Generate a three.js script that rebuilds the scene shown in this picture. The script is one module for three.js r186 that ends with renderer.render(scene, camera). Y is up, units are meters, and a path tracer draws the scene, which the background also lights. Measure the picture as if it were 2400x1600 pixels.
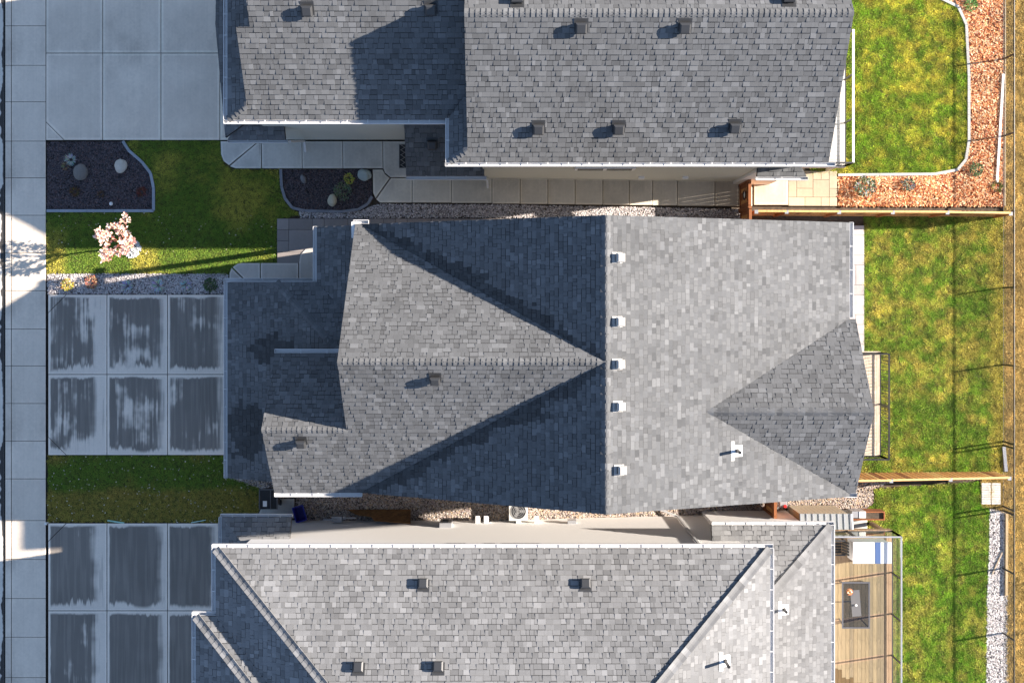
import * as THREE from 'three';

// ---------------------------------------------------------------- camera, sky, sun, exposure
// A drone hangs H metres above the street and looks straight down; the lens is shifted a little.
const F = 2700, CX = 1202, CY = 708, H = 41.5;
const scene = new THREE.Scene();
const camera = new THREE.PerspectiveCamera(2 * Math.atan(800 / F) * 180 / Math.PI, 1.5, 0.5, 3000);
camera.position.set(0, H, 0);
camera.up.set(0, 0, -1);
camera.lookAt(0, 0, 0);
camera.setViewOffset(2400, 1600, 1200 - CX, 800 - CY, 2400, 1600);
const SUN = new THREE.Vector3(1, 0.45, -0.148).normalize();
{
  const W = 256, Hh = 128, d = new Float32Array(W * Hh * 4), v = new THREE.Vector3();
  for (let j = 0; j < Hh; j++) for (let i = 0; i < W; i++) {
    const th = ((j + 0.5) / Hh - 0.5) * Math.PI, ph = ((i + 0.5) / W - 0.5) * 2 * Math.PI;
    v.set(Math.cos(th) * Math.cos(ph), Math.sin(th), Math.cos(th) * Math.sin(ph));
    const up = Math.max(0, v.y), t = Math.pow(1 - up, 3.2), g = Math.max(0, v.dot(SUN)), a = 0.5 * Math.pow(g, 24) + 0.12 * Math.pow(g, 4);
    let r = 0.067 + 0.112 * t, gg = 0.11 + 0.112 * t, b = 0.195 + 0.09 * t;
    r += a * 0.35; gg += a * 0.32; b += a * 0.27;
    if (v.y < 0) { r = 0.14; gg = 0.135; b = 0.12; }
    d.set([r, gg, b, 1], (j * W + i) * 4);
  }
  const sky = new THREE.DataTexture(d, W, Hh, THREE.RGBAFormat, THREE.FloatType);
  sky.mapping = THREE.EquirectangularReflectionMapping; sky.magFilter = THREE.LinearFilter; sky.needsUpdate = true;
  scene.background = sky; scene.environment = sky;
}
const sun = new THREE.DirectionalLight(0xfff2e4, 5);
sun.position.copy(SUN).multiplyScalar(80); sun.castShadow = true;
sun.shadow.mapSize.set(4096, 4096);
Object.assign(sun.shadow.camera, { left: -32, right: 32, top: 32, bottom: -32, near: 1, far: 180 });
scene.add(sun, sun.target);
const renderer = new THREE.WebGLRenderer({ antialias: true });
renderer.shadowMap.enabled = true;
renderer.toneMapping = THREE.LinearToneMapping;
renderer.toneMappingExposure = 3.4;

// ---------------------------------------------------------------- helpers
function rngOf(a) { return () => { a = (a + 0x6d2b79f5) | 0; let t = Math.imul(a ^ (a >>> 15), 1 | a); t = (t + Math.imul(t ^ (t >>> 7), 61 | t)) ^ t; return ((t ^ (t >>> 14)) >>> 0) / 4294967296; }; }
const R = rngOf(7);
const rr = (a, b) => a + (b - a) * R();
const lerp = (a, b, t) => a + (b - a) * t, clamp = (x, a = 0, b = 1) => Math.min(b, Math.max(a, x));
const sst = (a, b, x) => { const t = clamp((x - a) / (b - a)); return t * t * (3 - 2 * t); };
const V = (x, y, z) => new THREE.Vector3(x, y, z);
// lattice noise
const hash = (i, j) => { let n = Math.imul(i, 374761393) + Math.imul(j, 668265263); n = Math.imul(n ^ (n >>> 13), 1274126177); return ((n ^ (n >>> 16)) >>> 0) / 4294967296; };
function noise(x, y) { const i = Math.floor(x), j = Math.floor(y), u = x - i, v = y - j, a = u * u * (3 - 2 * u), b = v * v * (3 - 2 * v); return lerp(lerp(hash(i, j), hash(i + 1, j), a), lerp(hash(i, j + 1), hash(i + 1, j + 1), a), b); }
const fbm = (x, y, o = 4) => { let s = 0, w = 0.5, t = 0; for (let k = 0; k < o; k++) { s += w * noise(x + 17 * k, y + 31 * k); t += w; w *= 0.5; x *= 2.03; y *= 2.03; } return s / t; };
// the lot falls away towards the back yards
const ground = (x) => x < -0.6 ? 0 : x < 8 ? -1.2 * (x + 0.6) / 8.6 : -1.2 - 0.055 * (Math.min(x, 22) - 8);
const P = (px, py, h) => V((px - CX) * (H - h) / F, h, (py - CY) * (H - h) / F);   // a sighted point at a known height
function G(px, py) { let h = 0; for (let k = 0; k < 12; k++) h = ground((px - CX) * (H - h) / F); return P(px, py, h); }

class MB {                                        // collects faces with one colour each into one geometry
  constructor() { this.p = []; this.c = []; this.u = []; }
  tri(a, b, c, col = [1, 1, 1], ua, ub, uc) {
    this.p.push(a[0], a[1], a[2], b[0], b[1], b[2], c[0], c[1], c[2]);
    for (let k = 0; k < 3; k++) this.c.push(col[0], col[1], col[2]);
    if (ua) this.u.push(...ua, ...ub, ...uc);
    else {
      const nx = (b[1] - a[1]) * (c[2] - a[2]) - (b[2] - a[2]) * (c[1] - a[1]), ny = (b[2] - a[2]) * (c[0] - a[0]) - (b[0] - a[0]) * (c[2] - a[2]), nz = (b[0] - a[0]) * (c[1] - a[1]) - (b[1] - a[1]) * (c[0] - a[0]);
      const ax = Math.abs(nx), ay = Math.abs(ny), az = Math.abs(nz);
      for (const q of [a, b, c]) if (ay >= ax && ay >= az) this.u.push(q[0], q[2]); else if (ax > az) this.u.push(q[2], q[1]); else this.u.push(q[0], q[1]);
    }
    return this;
  }
  quad(a, b, c, d, col) { return this.tri(a, b, c, col).tri(a, c, d, col); }
  box(cx, cy, cz, sx, sy, sz, ry = 0, col) {
    const c = Math.cos(ry), s = Math.sin(ry), q = (x, y, z) => [cx + x * c + z * s, cy + y, cz - x * s + z * c], x = sx / 2, y = sy / 2, z = sz / 2;
    const v = [q(-x, -y, -z), q(x, -y, -z), q(x, -y, z), q(-x, -y, z), q(-x, y, -z), q(x, y, -z), q(x, y, z), q(-x, y, z)];
    return this.hexa(v, col);
  }
  hexa(v, col) {   // v: 4 lower corners then the 4 upper ones, in the same turn
    this.quad(v[4], v[7], v[6], v[5], col).quad(v[0], v[1], v[2], v[3], col);
    for (let k = 0; k < 4; k++) { const n = (k + 1) % 4; this.quad(v[k], v[k + 4], v[n + 4], v[n], col); }
    return this;
  }
  bar(a, b, w, h, col, up = [0, 1, 0]) {           // a bar of w by h from a to b
    const A = V(...a), B = V(...b), d = B.clone().sub(A).normalize(), s = d.clone().cross(V(...up));
    if (s.lengthSq() < 1e-6) s.set(1, 0, 0);
    s.normalize(); const n = s.clone().cross(d).normalize(); s.multiplyScalar(w / 2); n.multiplyScalar(h / 2);
    const g = (o, i, j) => { const q = o.clone().addScaledVector(s, i).addScaledVector(n, j); return [q.x, q.y, q.z]; };
    return this.hexa([g(A, -1, -1), g(B, -1, -1), g(B, 1, -1), g(A, 1, -1), g(A, -1, 1), g(B, -1, 1), g(B, 1, 1), g(A, 1, 1)], col);
  }
  tube(pts, r, n = 6, col, r1 = r) {
    const rings = pts.map((p, i) => {
      const a = V(...pts[Math.max(0, i - 1)]), b = V(...pts[Math.min(pts.length - 1, i + 1)]), d = b.sub(a).normalize();
      const s = Math.abs(d.y) > 0.9 ? V(1, 0, 0) : V(0, 1, 0), u = s.clone().cross(d).normalize(), w = d.clone().cross(u), q = lerp(r, r1, i / (pts.length - 1));
      return Array.from({ length: n }, (_, k) => { const t = 2 * Math.PI * k / n; return [p[0] + q * (u.x * Math.cos(t) + w.x * Math.sin(t)), p[1] + q * (u.y * Math.cos(t) + w.y * Math.sin(t)), p[2] + q * (u.z * Math.cos(t) + w.z * Math.sin(t))]; });
    });
    for (let i = 0; i + 1 < rings.length; i++) for (let k = 0; k < n; k++) { const m = (k + 1) % n; this.quad(rings[i][k], rings[i][m], rings[i + 1][m], rings[i + 1][k], col); }
    for (let k = 1; k + 1 < n; k++) { this.tri(rings[0][0], rings[0][k + 1], rings[0][k], col); const e = rings[rings.length - 1]; this.tri(e[0], e[k], e[k + 1], col); }
    return this;
  }
  prism(poly, top, bot, colTop, colSide) {         // poly: [x, z] list; top and bot: a height or a function of x, z
    const T = typeof top === 'function' ? top : () => top, B = typeof bot === 'function' ? bot : () => bot;
    poly = area(poly) < 0 ? poly.slice().reverse() : poly;
    const f = THREE.ShapeUtils.triangulateShape(poly.map((q) => new THREE.Vector2(q[0], q[1])), []);
    for (const t of f) { const q = t.map((k) => [poly[k][0], T(...poly[k]), poly[k][1]]), b = t.map((k) => [poly[k][0], B(...poly[k]), poly[k][1]]); this.tri(q[0], q[2], q[1], colTop); this.tri(b[0], b[1], b[2], colSide || colTop); }
    for (let k = 0; k < poly.length; k++) {
      const a = poly[k], b = poly[(k + 1) % poly.length];
      this.quad([a[0], B(...a), a[1]], [a[0], T(...a), a[1]], [b[0], T(...b), b[1]], [b[0], B(...b), b[1]], colSide || colTop);
    }
    return this;
  }
  cyl(cx, y0, y1, cz, r0, r1, n = 16, col) {
    const a = [], b = [];
    for (let k = 0; k < n; k++) { const t = 2 * Math.PI * k / n; a.push([cx + r0 * Math.cos(t), y0, cz + r0 * Math.sin(t)]); b.push([cx + r1 * Math.cos(t), y1, cz + r1 * Math.sin(t)]); }
    for (let k = 0; k < n; k++) { const m = (k + 1) % n; this.quad(a[k], b[k], b[m], a[m], col); this.tri([cx, y1, cz], b[m], b[k], col); this.tri([cx, y0, cz], a[k], a[m], col); }
    return this;
  }
  geo() {
    const g = new THREE.BufferGeometry();
    g.setAttribute('position', new THREE.Float32BufferAttribute(this.p, 3));
    g.setAttribute('color', new THREE.Float32BufferAttribute(this.c, 3));
    g.setAttribute('uv', new THREE.Float32BufferAttribute(this.u, 2));
    g.computeVertexNormals();
    return g;
  }
}
const area = (p) => { let s = 0; for (let k = 0; k < p.length; k++) { const a = p[k], b = p[(k + 1) % p.length]; s += a[0] * b[1] - b[0] * a[1]; } return s / 2; };
const inside = (p, x, y) => { let c = false; for (let i = 0, j = p.length - 1; i < p.length; j = i++) if ((p[i][1] > y) !== (p[j][1] > y) && x < (p[j][0] - p[i][0]) * (y - p[i][1]) / (p[j][1] - p[i][1]) + p[i][0]) c = !c; return c; };
function clipHalf(p, nx, ny, d) {                  // keep nx*x + ny*y <= d
  const o = [];
  for (let k = 0; k < p.length; k++) {
    const a = p[k], b = p[(k + 1) % p.length], fa = nx * a[0] + ny * a[1] - d, fb = nx * b[0] + ny * b[1] - d;
    if (fa <= 0) o.push(a);
    if ((fa < 0 && fb > 0) || (fa > 0 && fb < 0)) { const t = fa / (fa - fb); o.push([lerp(a[0], b[0], t), lerp(a[1], b[1], t)]); }
  }
  return o;
}
function insetPoly(p, d) {                         // convex polygon pulled in by d
  if (area(p) < 0) p = p.slice().reverse();
  const L = p.map((a, k) => { const b = p[(k + 1) % p.length], l = Math.hypot(b[0] - a[0], b[1] - a[1]), n = [-(b[1] - a[1]) / l, (b[0] - a[0]) / l]; return [n[0], n[1], n[0] * a[0] + n[1] * a[1] + d]; });
  return p.map((_, k) => { const a = L[(k + p.length - 1) % p.length], b = L[k], D = a[0] * b[1] - a[1] * b[0]; return [(a[2] * b[1] - b[2] * a[1]) / D, (a[0] * b[2] - b[0] * a[2]) / D]; });
}
const used = new Map();
function numbered(n) { const k = used.get(n) || 0; used.set(n, k + 1); return k ? n + '_' + String(k).padStart(3, '0') : n; }
function tag(o, label, category, group, kind) { o.userData.label = label; if (category) o.userData.category = category; if (group) o.userData.group = group; if (kind) o.userData.kind = kind; return o; }
function thing(name, label, category, group) { const o = new THREE.Group(); o.name = numbered(name); scene.add(o); return tag(o, label, category, group); }
function structGroup(name, label) { const o = new THREE.Group(); o.name = numbered(name); scene.add(o); return tag(o, label, null, null, 'structure'); }
function mesh(name, geo, mat, parent) { const m = new THREE.Mesh(geo instanceof MB ? geo.geo() : geo, mat); m.name = parent ? name : numbered(name); m.castShadow = m.receiveShadow = true; (parent || scene).add(m); return m; }

// ---------------------------------------------------------------- materials
function dataTex(n, m, f, rx = 1, ry = 1, srgb = false) {
  const d = new Uint8Array(n * m * 4);
  for (let j = 0; j < m; j++) for (let i = 0; i < n; i++) { const c = f(i / n, j / m); for (let k = 0; k < 3; k++) d[(j * n + i) * 4 + k] = 255 * clamp(srgb ? (c[k] <= 0.0031308 ? c[k] * 12.92 : 1.055 * Math.pow(c[k], 1 / 2.4) - 0.055) : c[k]); d[(j * n + i) * 4 + 3] = 255; }
  const t = new THREE.DataTexture(d, n, m, THREE.RGBAFormat); t.wrapS = t.wrapT = THREE.RepeatWrapping; t.magFilter = THREE.LinearFilter; t.minFilter = THREE.LinearMipmapLinearFilter; t.generateMipmaps = true; t.repeat.set(rx, ry);
  if (srgb) t.colorSpace = THREE.SRGBColorSpace; t.needsUpdate = true; return t;
}
const wrapN = (x, y, f, o) => { const a = fbm(x * f, y * f, o), b = fbm((x - 1) * f, y * f, o), c = fbm(x * f, (y - 1) * f, o), d = fbm((x - 1) * f, (y - 1) * f, o); return lerp(lerp(a, b, x), lerp(c, d, x), y); };
const concreteTex = dataTex(512, 512, (x, y) => { const m = wrapN(x, y, 5, 4), f = wrapN(x, y, 70, 2), s = noise(x * 90, y * 3) * (1 - y) + noise(x * 90, (y - 1) * 3) * y; const v = clamp(0.8 + 0.46 * (m - 0.5) + 0.16 * (f - 0.5) + 0.07 * (s - 0.5) + 0.06, 0, 1); return [v, v, v * 0.995]; }, 0.22, 0.22, true);
const grainTex = dataTex(256, 256, (x, y) => { const v = clamp(0.86 + 0.42 * (hash(Math.floor(x * 256), Math.floor(y * 256)) - 0.5) + 0.18 * (wrapN(x, y, 10, 3) - 0.5)); return [v, v, v]; }, 1.4, 1.4, true);
const woodTex = dataTex(256, 256, (x, y) => { const g = wrapN(x * 1, y, 4, 3), v = 0.78 + 0.3 * (noise(x * 60, y * 5 + g * 3) - 0.5) + 0.22 * (g - 0.5); return [v, v * 0.97, v * 0.93]; }, 1, 1, true);
const soilTex = dataTex(256, 256, (x, y) => { const v = 0.5 + 0.7 * (wrapN(x, y, 24, 4) - 0.5) + 0.25 * (hash(Math.floor(x * 256), Math.floor(y * 256)) - 0.5); return [v, v, v]; }, 0.5, 0.5, true);
const std = (col, rough = 0.9, o = {}) => { const m = new THREE.MeshStandardMaterial({ roughness: rough, ...o }); m.color.setRGB(...col); return m; };
const M = {
  concrete: std([1, 1, 1], 0.92, { vertexColors: true, map: concreteTex, bumpMap: concreteTex, bumpScale: 0.002 }),
  shingle: std([1, 1, 1], 0.97, { vertexColors: true, map: grainTex }),
  deckBoard: std([0.03, 0.03, 0.032], 0.95),
  white: std([0.78, 0.78, 0.77], 0.55), whiteMetal: std([0.62, 0.62, 0.62], 0.42),
  wallWhite: std([0.8, 0.79, 0.77], 0.7), wallGrey: std([0.6, 0.6, 0.53], 0.8), wallTaupe: std([0.3, 0.28, 0.26], 0.8),
  dark: std([0.035, 0.035, 0.038], 0.55), black: std([0.012, 0.012, 0.013], 0.5),
  ventDark: std([0.055, 0.057, 0.06], 0.45, { metalness: 0.3 }), ventLight: std([0.4, 0.39, 0.37], 0.5),
  galv: std([0.42, 0.43, 0.45], 0.4, { metalness: 0.5 }),
  vcol: std([1, 1, 1], 0.9, { vertexColors: true }), vleaf: std([1, 1, 1], 0.8, { vertexColors: true, side: THREE.DoubleSide }),
  cedar: std([0.72, 0.36, 0.12], 0.8, { map: woodTex }), cedarDark: std([0.34, 0.12, 0.04], 0.8, { map: woodTex }), cedarPale: std([0.82, 0.5, 0.2], 0.8, { map: woodTex }),
  soil: std([0.16, 0.12, 0.085], 1, { map: soilTex }), turf: std([0.14, 0.15, 0.03], 1, { map: soilTex }), dryTurf: std([0.3, 0.22, 0.09], 1, { map: soilTex }),
  rockBase: std([0.05, 0.045, 0.045], 1, { map: soilTex }), pebbleBase: std([0.22, 0.19, 0.16], 1, { map: soilTex }), mulchBase: std([0.3, 0.1, 0.035], 1, { map: soilTex }),
  asphalt: std([0.3, 0.3, 0.3], 0.95, { map: concreteTex }),
  glass: new THREE.MeshPhysicalMaterial({ color: 0xf2fbf6, roughness: 0.04, transmission: 1, thickness: 0, ior: 1.5 }),
};

// ---------------------------------------------------------------- the setting: ground, road, pavements, lawns, beds
const STRIPS = [[-1e4, -0.6], [-0.6, 8], [8, 22], [22, 1e4]];
const toXZ = (poly) => poly.map(([x, y]) => { const g = G(x, y); return [g.x, g.z]; });
function sheet(name, label, polys, mat, top = 0, thick = 0.25) {   // a layer of ground that follows the fall of the lot
  const b = new MB();
  for (const w of polys) for (const [a, c] of STRIPS) { let q = clipHalf(w, 1, 0, c); if (q.length > 2) q = clipHalf(q, -1, 0, -a); if (q.length > 2) b.prism(q, (x) => ground(x) + top, (x) => ground(x) - thick); }
  return tag(mesh(name, b, mat), label, null, null, 'structure');
}
{
  const b = new MB(), xs = [-600, -0.6, 8, 22, 600];
  for (let k = 0; k < 4; k++) b.quad([xs[k], ground(xs[k]) - 0.09, -600], [xs[k], ground(xs[k]) - 0.09, 600], [xs[k + 1], ground(xs[k + 1]) - 0.09, 600], [xs[k + 1], ground(xs[k + 1]) - 0.09, -600]);
  tag(mesh('ground', b, M.soil), 'bare soil under the whole row of lots', null, null, 'structure');
}
const zTop = -16, zBot = 20;
sheet('road', 'pale grey street along the left edge', [[[-32, zTop], [-18.36, zTop], [-18.36, zBot], [-32, zBot]]], M.asphalt, -0.03);

{
  const a = -19.4, c = -18.355, t = dataTex(64, 1024, (u, v) => { const z = lerp(zTop, zBot, v), x = lerp(a, c, u), d = c - x, n = noise(z * 1.1, 2), m = 0.11 * sst(0.25, 0.75, n) * (0.5 + noise(z * 7, 5)) + 0.03 * noise(z * 14, 9) + 0.012, k = sst(m + 0.02, m - 0.01, d), q = 0.6 * (1 + 0.2 * (fbm(x * 2, z * 2, 3) - 0.5)); return [lerp(q * 1.1, 0.05, k), lerp(q * 1.02, 0.048, k), lerp(q * 0.92, 0.045, k)]; }, 1, 1, true);
  t.repeat.set(1 / (c - a), 1 / (zBot - zTop)); t.offset.set(-a / (c - a), -zTop / (zBot - zTop));
  tag(mesh('street_gutter', new MB().prism([[a, zTop], [c, zTop], [c, zBot], [a, zBot]], 0.012, -0.2), std([1, 1, 1], 0.9, { map: t })), 'concrete street gutter with a dark wet line', null, null, 'structure');
}
// one slab: a body with open joints round it and a smoother trowelled margin
function slab(parent, w, top, col, { gap = 0.009, margin = 0.07, thick = 0.12, mat = M.concrete, name = 'slab', edge = 1.16 } = {}) {
  const b = new MB(), T = typeof top === 'function' ? top : () => top, o = insetPoly(w, gap), i = insetPoly(o, 0.012), n = insetPoly(i, margin), y = (q, d = 0) => [q[0], T(q[0]) + d, q[1]], lite = col.map((c) => Math.min(0.9, c * edge));
  for (let k = 0; k < o.length; k++) {
    const m = (k + 1) % o.length;
    b.quad(y(o[k], -thick), y(o[k], -0.008), y(o[m], -0.008), y(o[m], -thick), col);
    b.quad(y(o[k], -0.008), y(i[k]), y(i[m]), y(o[m], -0.008), lite);
    b.quad(y(i[k]), y(n[k]), y(n[m]), y(i[m]), lite);
  }
  for (let k = 1; k + 1 < n.length; k++) b.tri(y(n[0]), y(n[k + 1]), y(n[k]), col);
  return mesh(name, b, mat, parent);
}
const gt = (d) => (x) => ground(x) + d;
const shadeOf = (c, v) => { const k = 1 + rr(-v, v); return c.map((q) => q * k); };
const CON = [0.8, 0.7, 0.585];
const jointBed = std([0.05, 0.048, 0.045], 1, { map: soilTex });
function rectPx(x0, y0, x1, y1) { return toXZ([[x0, y0], [x1, y0], [x1, y1], [x0, y1]]); }
{
  const s = structGroup('sidewalk', 'grey concrete sidewalk of square slabs along the street');
  mesh('joint_bed', new MB().prism([[-18.35, zTop], [-16.83, zTop], [-16.83, zBot], [-18.35, zBot]], 0.02, -0.2), jointBed, s);
  const ys = [-120, -30, 61, 153.6, 239, 331, 417, 504.6, 593, 681, 771, 857, 945, 1033, 1121.4, 1219, 1310, 1401.5, 1492, 1586.5, 1680];
  for (let k = 0; k + 1 < ys.length; k++) {
    slab(s, rectPx(27, ys[k], 107.5, ys[k + 1]), gt(0.05), shadeOf(CON, 0.05), { margin: 0.04, edge: 1.04 });
    slab(s, rectPx(12, ys[k], 26.5, ys[k + 1]), gt(0.045), shadeOf(CON, 0.05), { margin: 0.02, edge: 1.02, name: 'kerb_slab' });
  }
}
// damp patches left on the driveways: dark, combed along the broom finish, with a ragged outline
function wetTex(x0, z0, x1, z1, cols, rows, seed, amount) {
  return dataTex(768, 768, (u, v) => {
    const x = lerp(x0, x1, u), z = lerp(z0, z1, v);
    let c = 0; while (c < cols.length - 2 && x > cols[c + 1]) c++;
    let r = 0; while (r < rows.length - 2 && z > rows[r + 1]) r++;
    const a = (x - cols[c]) / (cols[c + 1] - cols[c]), b = (z - rows[r]) / (rows[r + 1] - rows[r]);
    const n0 = seed + c * 7.3 + r * 13.1, comb = noise(x * 15 + n0, z * 0.7 + n0) * 0.6 + noise(x * 42, z * 1.3 + n0) * 0.4, blot = fbm(x * 1.3 + n0, z * 1.1 + n0 * 2, 4);
    let w = 1;
    w *= sst(-0.01, 0.012, a - 0.035 - 0.01 * noise(z * 4, n0));
    w *= sst(0.07, -0.09, a - (0.9 - 0.1 * fbm(z * 2.2 + n0, n0, 3) + 0.1 * (comb - 0.5) + (c === 0 ? -0.05 : 0.04)));
    w *= sst(0, 0.03, b - 0.012 - 0.05 * comb * noise(x * 2 + n0, 3)) * sst(0, 0.05, 1 - b - 0.012 - 0.16 * comb * noise(x * 1.6 + n0, 9));
    const patchy = c === 0 ? lerp(-0.34, 0.01, amount) : lerp(-0.55, c === 1 ? -0.13 : -0.2, amount);
    w *= sst(-0.13, 0.15, blot + 0.42 * (comb - 0.5) - 0.4 - patchy);
    w *= 0.92 + 0.08 * sst(0.3, 0.6, comb);
    const streak = sst(0.7, 0.8, comb) * sst(0.1, 0.2, a) * 0.3 * (a < 0.95 ? 1 : 0) * sst(0, 0.1, b) * sst(0, 0.1, 1 - b);
    w = Math.max(w, streak * (c === 0 ? 1 : 0.4));
    const m = fbm(x * 1.2, z * 1.2, 4), f = noise(x * 30, z * 30), t = 0.5 * (1 + 0.16 * (m - 0.5) + 0.07 * (f - 0.5)), edge = (a < 0.03 || a > 0.97 || b < 0.02 || b > 0.98) ? 1.12 : 1;
    const dry = [t * 1.5 * edge, t * 1.32 * edge, t * 1.12 * edge], wet = [0.125 + 0.05 * m, 0.112 + 0.045 * m, 0.098 + 0.04 * m];
    return dry.map((q, k) => lerp(q, wet[k], clamp(w) * 0.93));
  }, 1, 1, true);
}
function driveway(label, px, py, wet, seed, amount, corner) {
  const s = structGroup('driveway', label);
  const gx = px.map((x) => G(x, 700).x), gz = py.map((y) => G(300, y).z), X0 = gx[0], X1 = gx[gx.length - 1], Z0 = gz[0], Z1 = gz[gz.length - 1];
  mesh('joint_bed', new MB().prism([[X0, Z0], [X1, Z0], [X1, Z1], [X0, Z1]], 0.03, -0.2), jointBed, s);
  let mat = M.concrete;
  if (wet) { const t = wetTex(X0, Z0, X1, Z1, gx, gz, seed, amount); t.repeat.set(1 / (X1 - X0), 1 / (Z1 - Z0)); t.offset.set(-X0 / (X1 - X0), -Z0 / (Z1 - Z0)); mat = std([1, 1, 1], 0.85, { map: t }); }
  for (let i = 0; i + 1 < gx.length; i++) for (let j = 0; j + 1 < gz.length; j++) {
    let w = [[gx[i], gz[j]], [gx[i + 1], gz[j]], [gx[i + 1], gz[j + 1]], [gx[i], gz[j + 1]]];
    const c = i === 0 && corner(j), col = shadeOf([0.8, 0.7, 0.585], 0.035), top = 0.06 + rr(-0.002, 0.002), k = 0.66;
    if (c === 1) { slab(s, [w[0], [w[0][0] + k, w[0][1]], [w[0][0], w[0][1] + k]], top, col, { mat, margin: 0.05 }); w = [[w[0][0] + k, w[0][1]], w[1], w[2], w[3], [w[0][0], w[0][1] + k]]; }
    if (c === 2) { slab(s, [w[3], [w[3][0], w[3][1] - k], [w[3][0] + k, w[3][1]]], top, col, { mat, margin: 0.05 }); w = [w[0], w[1], w[2], [w[3][0] + k, w[3][1]], [w[3][0], w[3][1] - k]]; }
    slab(s, w, top, col, { mat, gap: 0.012 });
  }
  return s;
}
driveway('dry pale concrete driveway at the top left', [108, 241, 377.5, 515.5, 560], [-180, 125, 329], false, 0, 0, (j) => (j === 1 ? 2 : 0));
driveway('damp streaked concrete driveway in the middle', [113, 251, 393, 533, 566], [690, 877, 1066], true, 3, 1, (j) => (j === 0 ? 1 : 2));
driveway('damp dark concrete driveway at the bottom left', [113, 251, 393, 512, 560], [1225, 1430, 1640], true, 11, 0.2, (j) => (j === 0 ? 1 : 0));

// walks
function walk(name, label, slabs, top, col, o) { const s = structGroup(name, label); slabs.forEach((q) => slab(s, toXZ(q), typeof top === 'function' ? top : gt(top), shadeOf(col, 0.04), o)); return s; }
walk('front_walk', 'pale concrete walk with a rounded corner beside the upper house', [
  [[517, 331], [607, 331], [537, 388], [524, 378], [518, 362]], [[608, 331], [612, 331], [613, 395], [552, 395], [538, 390]],
  [[613, 331], [708, 331], [709, 395], [614, 395]], [[708, 331], [803, 331], [804, 395], [709, 395]], [[803, 331], [897, 331], [898, 395], [804, 395]],
  [[897, 331], [960, 331], [960, 416], [915, 416], [902, 405], [898, 395]]], 0.07, [0.66, 0.64, 0.58], { margin: 0.05 });
walk('side_walk', 'concrete walk running along the upper house to its side steps', [
  [[873, 397], [897, 397], [903, 408], [914, 417], [880, 465], [874, 452]], [[916, 417], [966, 417], [966, 475], [890, 475], [881, 467]],
  [[966, 417], [1058, 417], [1058, 475], [966, 475]], [[1058, 417], [1153, 417], [1153, 476], [1058, 476]]], 0.04, [0.66, 0.62, 0.53], { margin: 0.05 });
{
  const s = structGroup('side_steps', 'long shallow concrete steps going down beside the upper house'), xs = [1153, 1219, 1284, 1348, 1413, 1475, 1530, 1588, 1676, 1732, 1764];
  for (let k = 0; k + 1 < xs.length; k++) {
    const h = ground((xs[k] - CX) * 42 / F) + 0.045, q = [[xs[k], 417 + 0.75 * k], [xs[k + 1], 417 + 0.75 * k], [xs[k + 1], 477 + 0.7 * k], [xs[k], 477 + 0.7 * k]].map(([x, y]) => { const p = P(x, y, h); return [p.x, p.z]; });
    slab(s, q, h, shadeOf([0.62, 0.57, 0.48], 0.05), { margin: 0.04, thick: 0.4, name: 'step' });
  }
}
walk('entry_walk', 'small damp concrete walk with a rounded end beside the middle garage', [
  [[537, 660], [538, 640], [543, 627], [577, 660]], [[545, 626], [556, 618], [566, 616], [610, 616], [610, 660], [579, 660]], [[611, 616], [700, 616], [700, 660], [611, 660]],
  [[701, 660], [701, 616], [704, 596], [716, 583], [745, 578], [745, 660]]], 0.07, [0.56, 0.52, 0.47], { margin: 0.04, edge: 1.25 });
walk('bin_pad', 'plain concrete pad behind the bins between two houses', [[[617, 1167], [690, 1167], [690, 1214], [600, 1214], [612, 1190]]], 0.05, [0.45, 0.44, 0.41]);
walk('shed_pad', 'bright concrete pad under the narrow storage shed', [[[1846, 1194], [2033, 1194], [2033, 1246], [1846, 1246]]], 0.06, [0.62, 0.61, 0.58]);
walk('landing', 'sunlit concrete landing behind the cedar gate', [[[1766, 420], [1847, 420], [1847, 481], [1766, 481]]], 0.1, [0.58, 0.52, 0.42]);
// stamped concrete: each stone of the ashlar pattern is a piece
function stamped(label, x0, y0, x1, y1, cell, col, top, skip) {
  const s = structGroup('stamped_paving', label), a = G(x0, y0), b = G(x1, y1), nx = Math.max(1, Math.round((b.x - a.x) / cell)), nz = Math.max(1, Math.round((b.z - a.z) / cell)), taken = new Set();
  const cx = (b.x - a.x) / nx, cz = (b.z - a.z) / nz;
  const bed = [[a.x, a.z], [b.x, a.z], [b.x, b.z], [a.x, b.z]], g = new MB();
  for (const [p, c] of STRIPS) { let q = clipHalf(bed, 1, 0, c); if (q.length > 2) q = clipHalf(q, -1, 0, -p); if (q.length > 2) g.prism(q, gt(top - 0.012), gt(-0.2)); }
  mesh('paving_bed', g, std(col.map((q) => q * 0.45), 1, { map: soilTex }), s);
  for (let i = 0; i < nx; i++) for (let j = 0; j < nz; j++) {
    if (taken.has(i + ',' + j)) continue;
    let w = R() < 0.5 ? 2 : 1, h = w === 1 && R() < 0.6 ? 2 : 1; if (R() < 0.2) w = h = 2;
    w = Math.min(w, nx - i); h = Math.min(h, nz - j);
    for (let p = 0; p < w; p++) for (let q = 0; q < h; q++) if (taken.has((i + p) + ',' + (j + q))) { w = h = 1; }
    for (let p = 0; p < w; p++) for (let q = 0; q < h; q++) taken.add((i + p) + ',' + (j + q));
    const X = a.x + i * cx, Z = a.z + j * cz, r = [[X, Z], [X + w * cx, Z], [X + w * cx, Z + h * cz], [X, Z + h * cz]];
    slab(s, r, gt(top + rr(-0.003, 0.003)), shadeOf(col, 0.12), { gap: 0.006, margin: 0.02, thick: 0.03, name: 'paving_stone', edge: 1 });
  }
  return s;
}
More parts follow.
